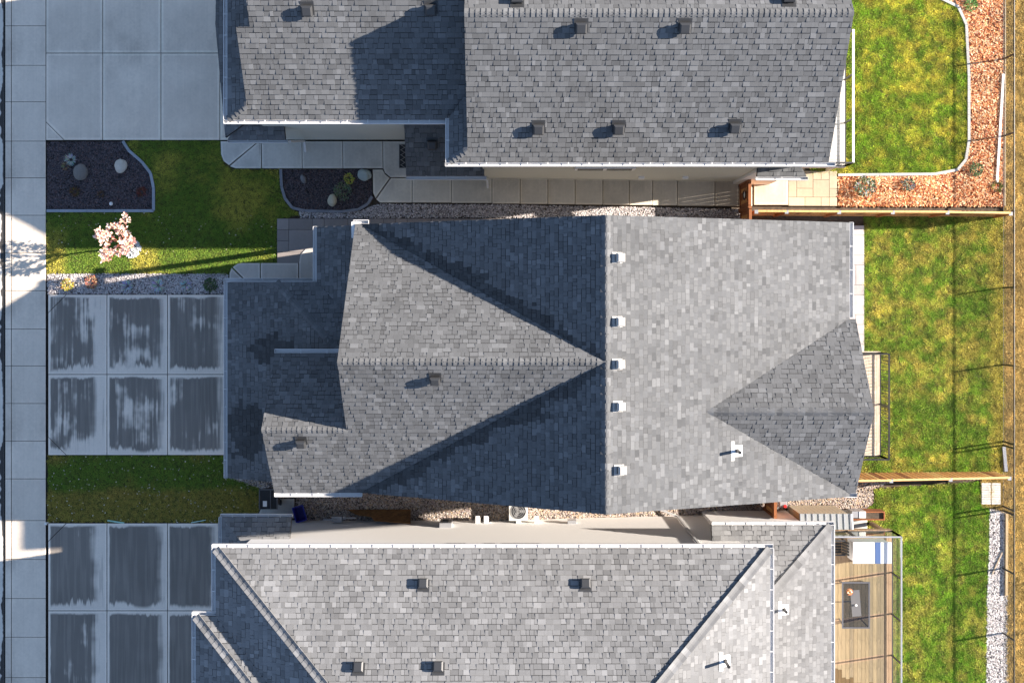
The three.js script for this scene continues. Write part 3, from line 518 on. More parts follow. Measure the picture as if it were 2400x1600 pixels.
// ---- the middle house
{
  const h = thing('house', 'middle house with a grey shingle roof, a big front gable and pale ridge vents', 'house'), r = new Roof(h, greys(0.15, 0.965), 11);
  const hr = 9.2, Xr = 2.62, Zn = -2.44, Zs = 5.95, Z0 = 1.675, tR = 0.3836, tL = 0.5, XL = -4.78, Xf = -4.93, Xg = -7.456, he = 5.5, tN = 3.7 / (Z0 - Zn), tS = 3.7 / (Zs - Z0), XE = 10.31;
  const g3Z = 3.18, g3h = 8.05, g3X = 10.5, g3e = 6.2, tG = 0.675, Xa = Xr + (hr - g3h) / tR;
  const v3 = (t) => g3Z + t;   // rear gable: run to its eaves
  const hE = hr - tR * (XE - Xr), run = (g3h - hE) / tG, gn = g3Z - run, gs = Math.min(Zs, g3Z + run);
  const E = r.plane({ at: [XE, 0], h: hE, d: [1, 0], tan: tR, e: 0.136, slot: 0.45, poly: [[Xr, Zn], [XE, Zn], [XE, gn], [Xa, g3Z], [XE, gs], [XE, Zs], [Xr, Zs]] });
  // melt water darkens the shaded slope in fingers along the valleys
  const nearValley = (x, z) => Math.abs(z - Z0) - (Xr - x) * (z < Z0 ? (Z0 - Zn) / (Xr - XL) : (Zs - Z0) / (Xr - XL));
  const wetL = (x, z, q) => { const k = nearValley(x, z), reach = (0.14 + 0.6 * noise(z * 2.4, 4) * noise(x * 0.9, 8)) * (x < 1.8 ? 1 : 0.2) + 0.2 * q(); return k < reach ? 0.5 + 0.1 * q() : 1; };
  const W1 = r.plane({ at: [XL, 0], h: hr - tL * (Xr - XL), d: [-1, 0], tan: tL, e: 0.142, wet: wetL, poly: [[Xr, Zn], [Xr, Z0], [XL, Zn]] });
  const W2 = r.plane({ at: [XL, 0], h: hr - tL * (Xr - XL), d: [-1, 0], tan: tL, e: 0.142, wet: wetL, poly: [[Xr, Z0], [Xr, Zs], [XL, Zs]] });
  const N = r.plane({ at: [0, Zn], h: he, d: [0, -1], tan: tN, poly: [[Xf, Zn], [XL, Zn], [Xr, Z0], [Xf, Z0]] });
  const S = r.plane({ at: [0, Zs], h: he, d: [0, 1], tan: tS, poly: [[Xf, Z0], [Xr, Z0], [XL, Zs], [Xg, Zs], [Xg, 3.78], [Xf, 3.78]] });
  const gN = r.plane({ at: [0, 1.6], h: S.height(0, 3.78) - 0.866 * 2.18, d: [0, -1], tan: 0.866, poly: [[Xg, 1.6], [-4.6, 1.6], [-4.6, 3.78], [Xg, 3.78]] });
  const wetF = (x, z, q) => { const a = Math.hypot((x + 7.9) / 0.95, (z - 1.55) / 0.42), b = Math.hypot((x + 8.8) / 0.75, (z - 4.3) / 0.95); return Math.min(a, b) + 0.5 * (q() - 0.5) < 1 ? 0.5 : 1; };
  const gW = r.plane({ at: [-9.54, 0], h: 3, d: [-1, 0], tan: 0.5, wet: wetF, poly: [[-9.54, -0.66], [-7.74, -0.66], [-4.6, 2.48], [-4.6, 5.87], [-9.54, 5.87]] });
  const gNn = r.plane({ at: [0, -0.66], h: 3.9, d: [0, -1], tan: 0.5, poly: [[-7.74, -0.66], [-6.4, -0.66], [-4.6, 1.14], [-4.6, 2.48]] });
  const pW = r.plane({ at: [-6.4, 0], h: 3.9, d: [-1, 0], tan: 0.5, poly: [[-6.4, -2.47], [-6.4, -0.66], [-4.6, 1.14], [-4.6, -2.47]] });
  const rN = r.plane({ at: [0, gn], h: hE, d: [0, -1], tan: tG, poly: [[Xa, g3Z], [XE, gn], [g3X, gn], [g3X, g3Z]] });
  const rS = r.plane({ at: [0, gs], h: hE, d: [0, 1], tan: tG, poly: [[Xa, g3Z], [g3X, g3Z], [g3X, gs], [XE, gs]] });
  r.cap(V(Xr, hr, Zn), V(Xr, hr, Zs), W1, E, { w: 0.14, exp: 0.24 });
  r.cap(V(Xf, hr, Z0), V(Xr - 0.1, hr, Z0), S, N, { w: 0.14 });
  r.cap(p3(Xg, 3.78, S), p3(Xf + 0.05, 3.78, S), S, gN, { w: 0.14 });
  r.cap(V(g3X, g3h, g3Z), V(Xa, g3h, g3Z), rN, rS, { w: 0.15, exp: 0.22 });
  r.cap(p3(-7.74, -0.66, gW), p3(-4.7, 2.38, gW), gW, gNn, { w: 0.13 });
  r.finish();
  const hw = 5.2;
  body(h, 'z', [[-4.55, -1.6], [-4.55, hw - 0.2], [Xr, hr - 0.3], [10, hE - 0.25], [10, -1.6]], Zn + 0.25, Zs - 0.25, M.wallTaupe);
  body(h, 'x', [[Zn + 0.25, 0], [Zn + 0.25, he - 0.25], [Z0, hr - 0.3], [Zs - 0.25, he - 0.25], [Zs - 0.25, 0]], -4.62, 0, M.wallTaupe);
  body(h, 'x', [[1.9, 0], [1.9, he - 0.15], [3.78, 7.1], [Zs - 0.3, he - 0.2], [Zs - 0.3, 0]], Xg + 0.3, -4.62, M.wallTaupe);
  body(h, 'z', [[-9.15, 0], [-9.15, 2.9], [-4.62, 5.1], [-4.62, 0]], 2.52, 5.6, M.wallTaupe);
  body(h, 'z', [[-9.15, 0], [-9.15, 2.88], [-4.63, 2.95], [-4.63, 0]], -0.3, 2.51, M.wallTaupe);
  body(h, 'x', [[gn + 0.3, 3], [gn + 0.3, hE - 0.1], [g3Z, g3h - 0.3], [gs - 0.3, hE - 0.1], [gs - 0.3, 3]], 8, g3X - 0.3, M.wallTaupe);
  for (const z of [-2.2, -0.9]) mesh('porch_post', new MB().box(-6.15, 1.92, z, 0.16, 3.8, 0.16), M.white, h);
  for (const [y, m] of [[1.1, 0]]) mesh('garage_door', new MB().box(-9.17, y, 2.65, 0.06, 2.15, 4.8), M.white, h);
  gutter(h, V(-9.54, 3, -0.66), V(-9.54, 3, 5.87), [-1, 0], { every: 0.58 });
  gutter(h, V(-9.66, 3.05, -0.66), V(-6.4, 3.05, -0.66), [0, -1], { w: 0.13 });
  gutter(h, V(-6.4, 3.9, -2.47), V(-6.4, 3.9, -0.66), [-1, 0]);
  gutter(h, V(Xg, gN.h, 1.6), V(-5, gN.h, 1.6), [0, -1]);
  gutter(h, V(Xg, he, Zs), V(XL + 0.05, he, Zs), [0, 1]);
  gutter(h, V(Xf - 0.06, he, Zn), V(XL + 0.25, he, Zn), [0, -1]);
  gutter(h, V(XE, hE, Zn), V(XE, hE, gn - 0.05), [1, 0]);
  gutter(h, V(g3X - 0.35, hE - 0.05, gs), V(g3X + 0.06, hE - 0.05, gs), [0, 1]);
  mesh('corner_trim', new MB().box(Xf - 0.07, he - 0.1, Zn + 0.18, 0.1, 0.2, 0.5), M.white, h);
  for (const [x, y] of [[1450, 604], [1450, 754], [1450, 853], [1451, 952], [1454, 1101]]) boxVent(h, E, x, y, M.ventLight, 0.125);
  boxVent(h, S, 1020, 886, M.ventDark, 0.14); boxVent(h, S, 706, 1034, M.ventDark, 0.14);
  ventPipe(h, E, 1728, 1056, 0.45);
}
// ---- the upper house
{
  const h = thing('house', 'upper house with a dark grey roof, a lower front wing and a shaded entry roof', 'house'), r = new Roof(h, greys(0.154, 0.96), 23);
  const tA = 0.672, Zr = -8.11, Ze = -4.24, hr = 9.3, he = 6.7;
  const S = r.plane({ at: [0, Ze], h: he, d: [0, 1], tan: tA, poly: [[-1.36, Zr], [9.55, Zr], [9.55, Ze], [-1.92, Ze], [-1.36, -4.57]] });
  const N = r.plane({ at: [0, Zr], h: hr, d: [0, -1], tan: tA, poly: [[-1.36, Zr], [9.55, Zr], [9.55, -12], [-1.36, -12]] }); N.hidden = true;
  const W = r.plane({ at: [-1.92, 0], h: he, d: [-1, 0], tan: 0.52, poly: [[-1.92, Ze], [-1.36, -4.57], [-1.36, -6.3], [-1.92, -5.6]] });
  const hl = 6.4, Zl = -5.57;
  const LS = r.plane({ at: [0, Zl], h: hl, d: [0, 1], tan: tA, poly: [[-7.65, -9.3], [-1.3, -9.3], [-1.3, -6.3], [-1.92, Zl], [-8.7, Zl], [-8.05, -5.95], [-8.05, -8], [-7.65, -8]] });
  const LN = r.plane({ at: [0, -9.3], h: LS.height(0, -9.3), d: [0, -1], tan: tA, poly: [[-7.65, -9.3], [-1.3, -9.3], [-1.3, -12.6], [-7.65, -12.6]] }); LN.hidden = true;
  const LW = r.plane({ at: [-8.7, 0], h: hl, d: [-1, 0], tan: 0.52, poly: [[-8.7, Zl], [-8.05, -5.95], [-8.05, -8], [-7.65, -8], [-7.65, -12.6], [-8.7, -12.6]] });
  const kw = r.plane({ at: [-9.95, 0], h: 2.9, d: [-1, 0], tan: 0.5, poly: [[-9.95, -10.8], [-9.98, -9.3], [-9.6, -5.5], [-8.9, -5.9], [-8.4, -5.9], [-8.4, -10.8]] });
  const ks = r.plane({ at: [0, -5.44], h: 2.95, d: [0, 1], tan: 0.55, poly: [[-9.55, -5.44], [-7.62, -5.44], [-7.62, -5.9], [-9.2, -5.9]] });
  const po = r.plane({ at: [0, -4.24], h: 2.9, d: [0, 1], tan: 0.42, poly: [[-3.58, -4.24], [-0.96, -4.24], [-0.96, -5.9], [-3.58, -5.9]] });
  const bu = r.plane({ at: [0, -4.2], h: 3.1, d: [0, 1], tan: 0.5, poly: [[8.15, -4.2], [9.8, -4.2], [9.4, -4.75], [8.15, -4.75]] });
  r.cap(V(-1.36, hr, Zr), V(9.55, hr, Zr), S, N, { w: 0.15 });
  r.cap(p3(-1.92, Ze, W), p3(-1.36, -4.57, W), S, W, { w: 0.12 });
  r.cap(p3(-8.7, Zl, LW), p3(-8.05, -5.95, LW), LS, LW, { w: 0.12 });
  r.finish();
  body(h, 'x', [[-4.47, -1.6], [-4.47, he - 0.05], [Zr, hr - 0.3], [-11.7, he - 0.05], [-11.7, -1.6]], -1, 9.25, M.wallGrey);
  boards(h, 'z', -4.47, -1, 8.1, -1.6, he - 0.15, 1, M.wallGrey, 0.3);
  body(h, 'x', [[-5.87, 0], [-5.87, hl + 0.02], [-9.3, 8.55], [-12.3, 6.6], [-12.3, 0]], -7.6, -1, M.wallGrey);
  body(h, 'x', [[-5.87, 0], [-5.87, hl - 0.1], [-12.3, hl - 0.1], [-12.3, 0]], -8.3, -7.61, M.wallGrey);
  boards(h, 'z', -5.87, -8.3, -3.65, 0, hl - 0.1, 1, M.wallGrey, 0.3);
  body(h, 'z', [[8.15, -1.6], [8.15, 2.95], [9.5, 2.95], [9.5, -1.6]], -4.8, -4.36, M.wallWhite, 'bump_out');
  mesh('garage_door', new MB().box(-8.42, 1.1, -8.6, 0.06, 2.15, 4.8), M.white, h);
  mesh('porch_post', new MB().box(-3.3, 1.42, -4.5, 0.16, 2.84, 0.16), M.white, h);
  gutter(h, V(-2.04, he, Ze), V(9.75, he, Ze), [0, 1]); gutter(h, V(-1.92, he, -5.55), V(-1.92, he, Ze), [-1, 0], { w: 0.11 });
  gutter(h, V(-8.82, hl, Zl), V(-1.92, hl, Zl), [0, 1]); gutter(h, V(-8.7, hl, -12), V(-8.7, hl, Zl), [-1, 0]);
  gutter(h, V(-9.55, 2.95, -5.44), V(-7.55, 2.95, -5.44), [0, 1], { w: 0.1 });
  gutter(h, V(-3.58, 2.9, -4.24), V(-0.9, 2.9, -4.24), [0, 1]); gutter(h, V(8.12, 3.1, -4.2), V(9.85, 3.1, -4.2), [0, 1]);
  for (const [x, y] of [[720, 22], [1010, 20]]) boxVent(h, LS, x, y, M.ventDark, 0.16);
  for (const [x, y] of [[1362, 62], [1605, 62], [1262, 299], [1450, 299], [1722, 296]]) boxVent(h, S, x, y, M.ventDark, 0.16);
  for (const [x, y] of [[1212, 3], [1848, 2]]) boxVent(h, N, x, y, M.ventDark, 0.16);
  boxVent(h, po, 1013, 338, M.ventDark, 0.15);
  const spout = (pts) => { const b = new MB(); for (let k = 0; k + 1 < pts.length; k++) b.bar(pts[k], pts[k + 1], 0.075, 0.06); mesh('downspout', b, M.whiteMetal, h); };
  spout([[-0.92, 2.75, -4.12], [-0.92, 0.3, -4.4], [-0.9, 0.12, -4.1]]); spout([[-7.5, 2.8, -5.4], [-7.45, 0.4, -5.75], [-7.45, 0.14, -5.4]]);
  // a slider window and two wall lamps on the shaded wall
  const win = mesh('window', new MB().box(3.05, 3.35, -4.43, 2.0, 0.6, 0.08), M.white, h);
  for (const x of [2.57, 3.53]) mesh('pane', new MB().box(x, 3.35, -4.395, 0.84, 0.44, 0.03), std([0.05, 0.06, 0.07], 0.1), win);
  for (const x of [4.55, 6.1]) mesh('wall_vent', new MB().box(x, 0.75, -4.4, 0.2, 0.22, 0.1), M.white, h);
}
// ---- the lower house
{
  const h = thing('house', 'lower house with a pale grey hip roof and white north wall', 'house'), r = new Roof(h, greys(0.222, 0.985), 37);
  const tC = 0.47, he = 6.2, X0 = -9.11, X1 = 7.88, Zn = 7.55, Xp = -9.72, Zp = 9.62, D = 5.4;
  const N = r.plane({ at: [0, Zn], h: he, d: [0, -1], tan: tC, poly: [[X0, Zn], [X1, Zn], [X1 - D, Zn + D], [X0 + D, Zn + D]] });
  const W = r.plane({ at: [X0, 0], h: he, d: [-1, 0], tan: tC, poly: [[X0, Zn], [X0 + D, Zn + D], [X0 + D, Zn + D + 6], [X0 + (D + 3.4), Zp + D + 3.4], [X0, Zp]] });
  const E = r.plane({ at: [X1, 0], h: he, d: [1, 0], tan: tC, e: 0.138, slot: 0.5, poly: [[X1, Zn], [X1, 16.5], [X1 - D, 16.5], [X1 - D, Zn + D]] });
  const pN = r.plane({ at: [0, Zp], h: he, d: [0, -1], tan: tC, poly: [[Xp, Zp], [X0, Zp], [X0 + 6, Zp + 6], [Xp + 6, Zp + 6]] });
  const pW = r.plane({ at: [Xp, 0], h: he, d: [-1, 0], tan: tC, poly: [[Xp, Zp], [Xp + 6, Zp + 6], [Xp, Zp + 6]] });
  const Xe = 10.53, Za = 7.39, ha = 3.4, ta = 0.3;
  const aN = r.plane({ at: [0, Za], h: ha, d: [0, -1], tan: ta, poly: [[6.58, Za], [Xe, Za], [Xe - 3, Za + 3], [6.58, Za + 3]] });
  const aE = r.plane({ at: [Xe, 0], h: ha, d: [1, 0], tan: ta, e: 0.138, slot: 0.5, poly: [[Xe, Za], [Xe, 16.5], [Xe - 3, 16.5], [Xe - 3, Za + 3]] });
  const kN = r.plane({ at: [0, 7.2], h: 2.95, d: [0, -1], tan: 0.5, poly: [[-9.75, 7.2], [-7.42, 7.2], [-7.42, 8.1], [-8.85, 8.1]] });
  const kW = r.plane({ at: [-9.75, 0], h: 2.95, d: [-1, 0], tan: 0.5, poly: [[-9.75, 7.2], [-8.85, 8.1], [-8.85, 9.4], [-9.75, 9.4]] });
  const hip = (x0, z0, x1, z1, p1, p2) => r.cap(p3(x0, z0, p1), p3(x1, z1, p1), p1, p2, { w: 0.135, exp: 0.2, lift: 0.013 });
  hip(X0, Zn, X0 + D, Zn + D, N, W); hip(X1, Zn, X1 - D, Zn + D, E, N); hip(Xp, Zp, Xp + 6, Zp + 6, pN, pW); hip(Xe, Za, Xe - 2.8, Za + 2.8, aE, aN);
  r.finish();
  body(h, 'x', [[7.88, -1.6], [7.88, he - 0.05], [16, he - 0.05], [16, -1.6]], -8.7, 7.45, M.wallWhite);
  boards(h, 'z', 7.88, -8.7, 7.45, -1.3, he - 0.05, -1, M.wallWhite, 0.19);
  body(h, 'z', [[-9.35, 0], [-9.35, he - 0.06], [-8.6, he - 0.06], [-8.6, 0]], 9.95, 16, M.wallWhite);
  body(h, 'z', [[7, -1.6], [7, ha - 0.06], [10.15, ha - 0.06], [10.15, -1.6]], 7.75, 16, M.wallWhite);
  boards(h, 'z', 7.75, 7.0, 10.15, -1.6, ha - 0.1, -1, M.wallWhite, 0.19);
  gutter(h, V(X0 - 0.12, he, Zn), V(X1 + 0.1, he, Zn), [0, -1]); gutter(h, V(X0, he, Zn), V(X0, he, Zp - 0.1), [-1, 0]); gutter(h, V(Xp - 0.12, he, Zp), V(X0, he, Zp), [0, -1]);
  gutter(h, V(Xp, he, Zp), V(Xp, he, 15.6), [-1, 0]); gutter(h, V(X1, he, Zn), V(X1, he, 16.4), [1, 0]);
  gutter(h, V(6.6, ha, Za), V(Xe + 0.1, ha, Za), [0, -1]); gutter(h, V(Xe, ha, Za), V(Xe, ha, 16.4), [1, 0]);
  gutter(h, V(-9.8, 2.95, 7.2), V(-7.4, 2.95, 7.2), [0, -1], { w: 0.1, every: 0.36 }); gutter(h, V(-9.75, 2.95, 7.2), V(-9.75, 2.95, 9.2), [-1, 0], { w: 0.1 });
  for (const [x, y] of [[992, 1369], [1372, 1369], [840, 1564], [1027, 1563]]) boxVent(h, N, x, y, M.ventDark, 0.15);
  ventPipe(h, aE, 1838, 1428, 0.35); ventPipe(h, E, 1700, 1548, 0.6);
  // windows high in the white wall, meters and vents near its foot
  const dk = std([0.05, 0.05, 0.055], 0.12);
  for (const [x, w] of [[-1.85, 0.62], [-0.75, 0.36], [0.25, 1.2]]) { const f = mesh('window', new MB().box(x, 4.35, 7.86, w + 0.16, 0.5, 0.09), M.white, h); mesh('pane', new MB().box(x, 4.35, 7.81, w, 0.36, 0.02), dk, f); }
  const meter = mesh('power_meter', new MB().box(-2.35, 0.95, 7.78, 0.42, 0.8, 0.18), M.galv, h); mesh('meter_dial', new MB().box(-2.35, 1.2, 7.66, 0.2, 0.2, 0.1), M.dark, meter);
  for (const x of [-1.25, -0.95, 0.2, 0.85]) mesh('wall_vent', new MB().box(x, 0.42, 7.76, 0.17, 0.22, 0.2).box(x, 0.52, 7.72, 0.15, 0.05, 0.24), M.white, h);
  mesh('outlet_box', new MB().box(2.1, 0.5, 7.8, 0.3, 0.3, 0.12), M.galv, h);
  const sp = new MB(); sp.bar([6.05, 6.05, 7.45], [6.02, 5.3, 7.8], 0.07, 0.07).bar([6.02, 5.3, 7.82], [6.02, -0.6, 7.82], 0.07, 0.07).bar([6.02, -0.6, 7.82], [5.4, -0.75, 7.6], 0.07, 0.07); mesh('downspout', sp, M.whiteMetal, h);
  const gm = mesh('gas_meter', new MB().box(-6.25, 0.5, 7.7, 0.36, 0.34, 0.2).box(-6.0, 0.45, 7.66, 0.1, 0.3, 0.1), M.galv, h); mesh('gas_pipe', new MB().tube([[-6.7, 0.2, 7.7], [-6.7, 0.75, 7.7], [-6.25, 0.78, 7.68]], 0.03, 8).tube([[-6.0, 0.6, 7.66], [-5.6, 0.6, 7.66], [-5.6, 0.15, 7.68]], 0.03, 8), M.galv, gm);
}

// ---------------------------------------------------------------- fences and gates
function woodFence(label, Z, x0, x1, posts, side, topAt, pitch, pw, cap) {
  const f = thing('cedar_fence', label, 'fence'), mats = [M.cedar, M.cedar, M.cedarPale, M.cedarDark];
  for (const x of posts) { const g = ground(x), t = topAt(x); const p = mesh('post', new MB().box(x, (g + t - 0.4) / 2, Z + side * 0.06, 0.1, t - g + 0.4 - 0.04, 0.1), M.cedarDark, f); mesh('post_cap', new MB().box(x, t + 0.0, Z + side * 0.06, 0.13, 0.05, 0.13), M.galv, p); }
  for (let k = 0; k + 1 < posts.length; k++) {
    const a = posts[k] + 0.05, b = posts[k + 1] - 0.05, rail = (d, m, n) => mesh(n, new MB().bar([a, topAt(a) + d, Z + side * 0.055], [b, topAt(b) + d, Z + side * 0.055], 0.04, 0.09), m, f);
    rail(-0.2, M.cedarPale, 'rail'); mesh('rail', new MB().bar([a, ground(a) + 0.25, Z + side * 0.055], [b, ground(b) + 0.25, Z + side * 0.055], 0.04, 0.09), M.cedar, f);
    mesh('cap_board', new MB().bar([a - 0.05, topAt(a) + 0.012, Z + side * 0.03], [b + 0.05, topAt(b) + 0.012, Z + side * 0.03], cap, 0.03), M.cedarPale, f);
  }
  for (let x = x0 + 0.06; x < x1 - 0.04; x += pitch) { const g = ground(x) + 0.04, t = topAt(x) - 0.01, m = R() < 0.12 ? M.cedarDark : mats[Math.floor(R() * 3)]; mesh('picket', new MB().box(x, (g + t) / 2, Z, pw, t - g, 0.018, rr(-0.03, 0.03)), m, f); }
  return f;
}
const fA = (x) => ground(x) + (x > 16 ? lerp(1.8, 1.45, (x - 16) / 2.1) : 1.8), fB = (x) => ground(x) + lerp(1.85, 1.25, clamp((x - 11) / 7.2));
woodFence('cedar picket fence between the upper and middle back yards', -3.27, 8.62, 18.1, [8.66, 9.75, 11.65, 13.6, 15.6, 18.08], 1, fA, 0.142, 0.1, 0.07);
woodFence('cedar picket fence between the middle and lower back yards', 6.36, 10.55, 18.15, [10.6, 13.6, 15.85, 18.12], 1, fB, 0.195, 0.135, 0.07);
function gate(label, X, z0, z1, h, ring) {
  const g = thing('cedar_gate', label, 'gate'), y0 = ground(X) + 0.06, n = Math.round((z1 - z0) / 0.14);
  for (let k = 0; k < n; k++) { const z = lerp(z0, z1, (k + 0.5) / n); mesh('board', new MB().box(X, y0 + h / 2, z, 0.02, h, (z1 - z0) / n - 0.006), k % 3 === 1 ? M.cedar : M.cedarDark, g); }
  for (const y of [0.2, h - 0.2]) mesh('rail', new MB().box(X - 0.03, y0 + y, (z0 + z1) / 2, 0.04, 0.09, z1 - z0), M.cedarDark, g);
  mesh('cap_board', new MB().box(X, y0 + h + 0.015, (z0 + z1) / 2, 0.1, 0.03, z1 - z0 + 0.04), M.cedarDark, g);
  for (const z of [z0 - 0.05, z1 + 0.05]) mesh('post', new MB().box(X, y0 + h / 2 - 0.03, z, 0.1, h + 0.12, 0.1), M.cedarDark, g);
  if (ring) { const b = new MB(), pts = []; for (let k = 0; k <= 20; k++) { const t = k / 20 * 6.2832; pts.push([X - 0.07, y0 + h * 0.66 + 0.2 * Math.cos(t), (z0 + z1) / 2 + 0.17 * Math.sin(t)]); } b.tube(pts, 0.018, 6); mesh('iron_ring', b, M.black, g); mesh('ring_motif', new MB().box(X - 0.06, y0 + h * 0.66, (z0 + z1) / 2, 0.02, 0.26, 0.1).box(X - 0.06, y0 + h * 0.66, (z0 + z1) / 2, 0.022, 0.1, 0.2), M.white, g); }
  return g;
}
gate('cedar gate with an iron ring across the side steps', 8.42, -4.28, -3.45, 1.75, true);
gate('short cedar fence panel beside the gate, reaching the middle house', 8.44, -3.3, -2.45, 1.75, false);
gate('dark cedar gate between the middle and lower houses', 9.35, 6.45, 7.6, 1.7, false);
{
  const f = thing('chain_link_fence', 'black chain link fence along the back of all three lots', 'fence'), X = 18.42, y = ground(X), hgt = 0.98;
  for (const py of [-60, 139, 319, 500, 674, 854, 1034, 1043, 1186, 1196, 1331, 1483, 1640]) { const z = (py - CY) * (H - y) / F; mesh('post', new MB().cyl(X, y - 0.3, y + hgt + 0.02, z, 0.034, 0.034, 10), M.black, f); }
  mesh('top_rail', new MB().tube([[X, y + hgt, -12.6], [X, y + hgt, 15.6]], 0.027, 8), M.black, f);
  mesh('bottom_wire', new MB().tube([[X, y + 0.06, -12.6], [X, y + 0.06, 15.6]], 0.005, 5), M.galv, f);
  const b = new MB(), s = 0.09;
  for (let z = -12.6; z < 15.5; z += s) { b.bar([X + 0.004, y + 0.05, z], [X + 0.004, y + hgt, z + hgt - 0.05], 0.0035, 0.0035); b.bar([X - 0.004, y + 0.05, z + hgt - 0.05], [X - 0.004, y + hgt, z], 0.0035, 0.0035); }
  mesh('wire_mesh', b, M.dark, f).userData.kind = 'stuff';
}
// ---------------------------------------------------------------- decks
function deck(label, x0, x1, z0, z1, y, axis, mats, border, damp) {
  const zc = (k) => 12.55 + 0.05 * k + 0.3 * hash(k, 3);
  const d = thing('deck', label, 'deck'), w = 0.14, xe = border ? x1 - w : x1;
  if (axis === 'x') { const n = Math.round((z1 - z0) / w); for (let k = 0; k < n; k++) mesh('deck_board', new MB().box((x0 + xe) / 2, y - 0.015 + rr(-0.001, 0.001), lerp(z0, z1, (k + 0.5) / n), xe - x0 - 0.006, 0.03, (z1 - z0) / n - 0.007), mats[Math.floor(R() * mats.length)], d); }
  else { const n = Math.round((xe - x0) / w); for (let k = 0; k < n; k++) mesh('deck_board', new MB().box(lerp(x0, xe, (k + 0.5) / n), y - 0.015 + rr(-0.001, 0.001), (z0 + (damp ? zc(k) : z1)) / 2, (xe - x0) / n - 0.007, 0.03, (damp ? zc(k) : z1) - z0 - 0.006), mats[Math.floor(R() * mats.length)], d); }
  if (damp) { const n = Math.round((xe - x0) / w); for (let k = 0; k < n; k++) { const m = mesh('deck_board', new MB().box(lerp(x0, xe, (k + 0.5) / n), y - 0.016, (zc(k) + z1) / 2, (xe - x0) / n - 0.007, 0.03, z1 - zc(k) - 0.006), damp, d); m.userData.label = 'damp brown end of a board'; } }
  if (border) { const n = Math.max(1, Math.round((z1 - z0) / 1.75)); for (let k = 0; k < n; k++) mesh('border_board', new MB().box(x1 - w / 2, y - 0.014, lerp(z0, z1, (k + 0.5) / n), w - 0.006, 0.03, (z1 - z0) / n - 0.008), mats[0], d); }
  mesh('joists', new MB().box((x0 + x1) / 2, y - 0.16, z0 + 0.03, x1 - x0 - 0.04, 0.24, 0.05).box((x0 + x1) / 2, y - 0.16, z1 - 0.03, x1 - x0 - 0.04, 0.24, 0.05).box(x1 - 0.05, y - 0.16, (z0 + z1) / 2, 0.05, 0.24, z1 - z0 - 0.04).box(x0 + 0.05, y - 0.16, (z0 + z1) / 2, 0.05, 0.24, z1 - z0 - 0.04), mats[0], d);
  for (const x of [x0 + 0.3, x1 - 0.15]) for (const z of [z0 + 0.15, z1 - 0.15]) mesh('deck_post', new MB().box(x, (y - 0.28 + ground(x)) / 2, z, 0.13, y - 0.28 - ground(x) + 0.1, 0.13), mats[0], d);
  return d;
}
function railRun(d, a, b, y, n, { mat = M.black, topMat = mat, topW = 0.05, glass = false, balusters = 0, hgt = 1.05 } = {}) {
  const A = V(...a), B = V(...b), at = (t) => A.clone().lerp(B, t);
  for (let k = 0; k <= n; k++) { const p = at(k / n); mesh('railing_post', new MB().box(p.x, y + hgt / 2 - 0.05, p.z, 0.05, hgt, 0.05), mat, d); }
  mesh('top_rail', new MB().bar([a[0], y + hgt, a[2]], [b[0], y + hgt, b[2]], topW, 0.04), topMat, d);
  mesh('bottom_rail', new MB().bar([a[0], y + 0.1, a[2]], [b[0], y + 0.1, b[2]], 0.035, 0.03), mat, d);
  if (glass) for (let k = 0; k < n; k++) { const p = at((k + 0.05) / n), q = at((k + 0.95) / n); mesh('glass_panel', new MB().bar([p.x, y + 0.56, p.z], [q.x, y + 0.56, q.z], 0.008, 0.88), M.glass, d); }
  const L = A.distanceTo(B), m = balusters ? Math.floor(L / balusters) : 0;
  for (let k = 1; k < m; k++) { const p = at(k / m); mesh('baluster', new MB().box(p.x, y + hgt / 2 + 0.05, p.z, 0.016, hgt - 0.1, 0.016), mat, d); }
}
const plank = (c) => std(c, 0.75, { map: woodTex });
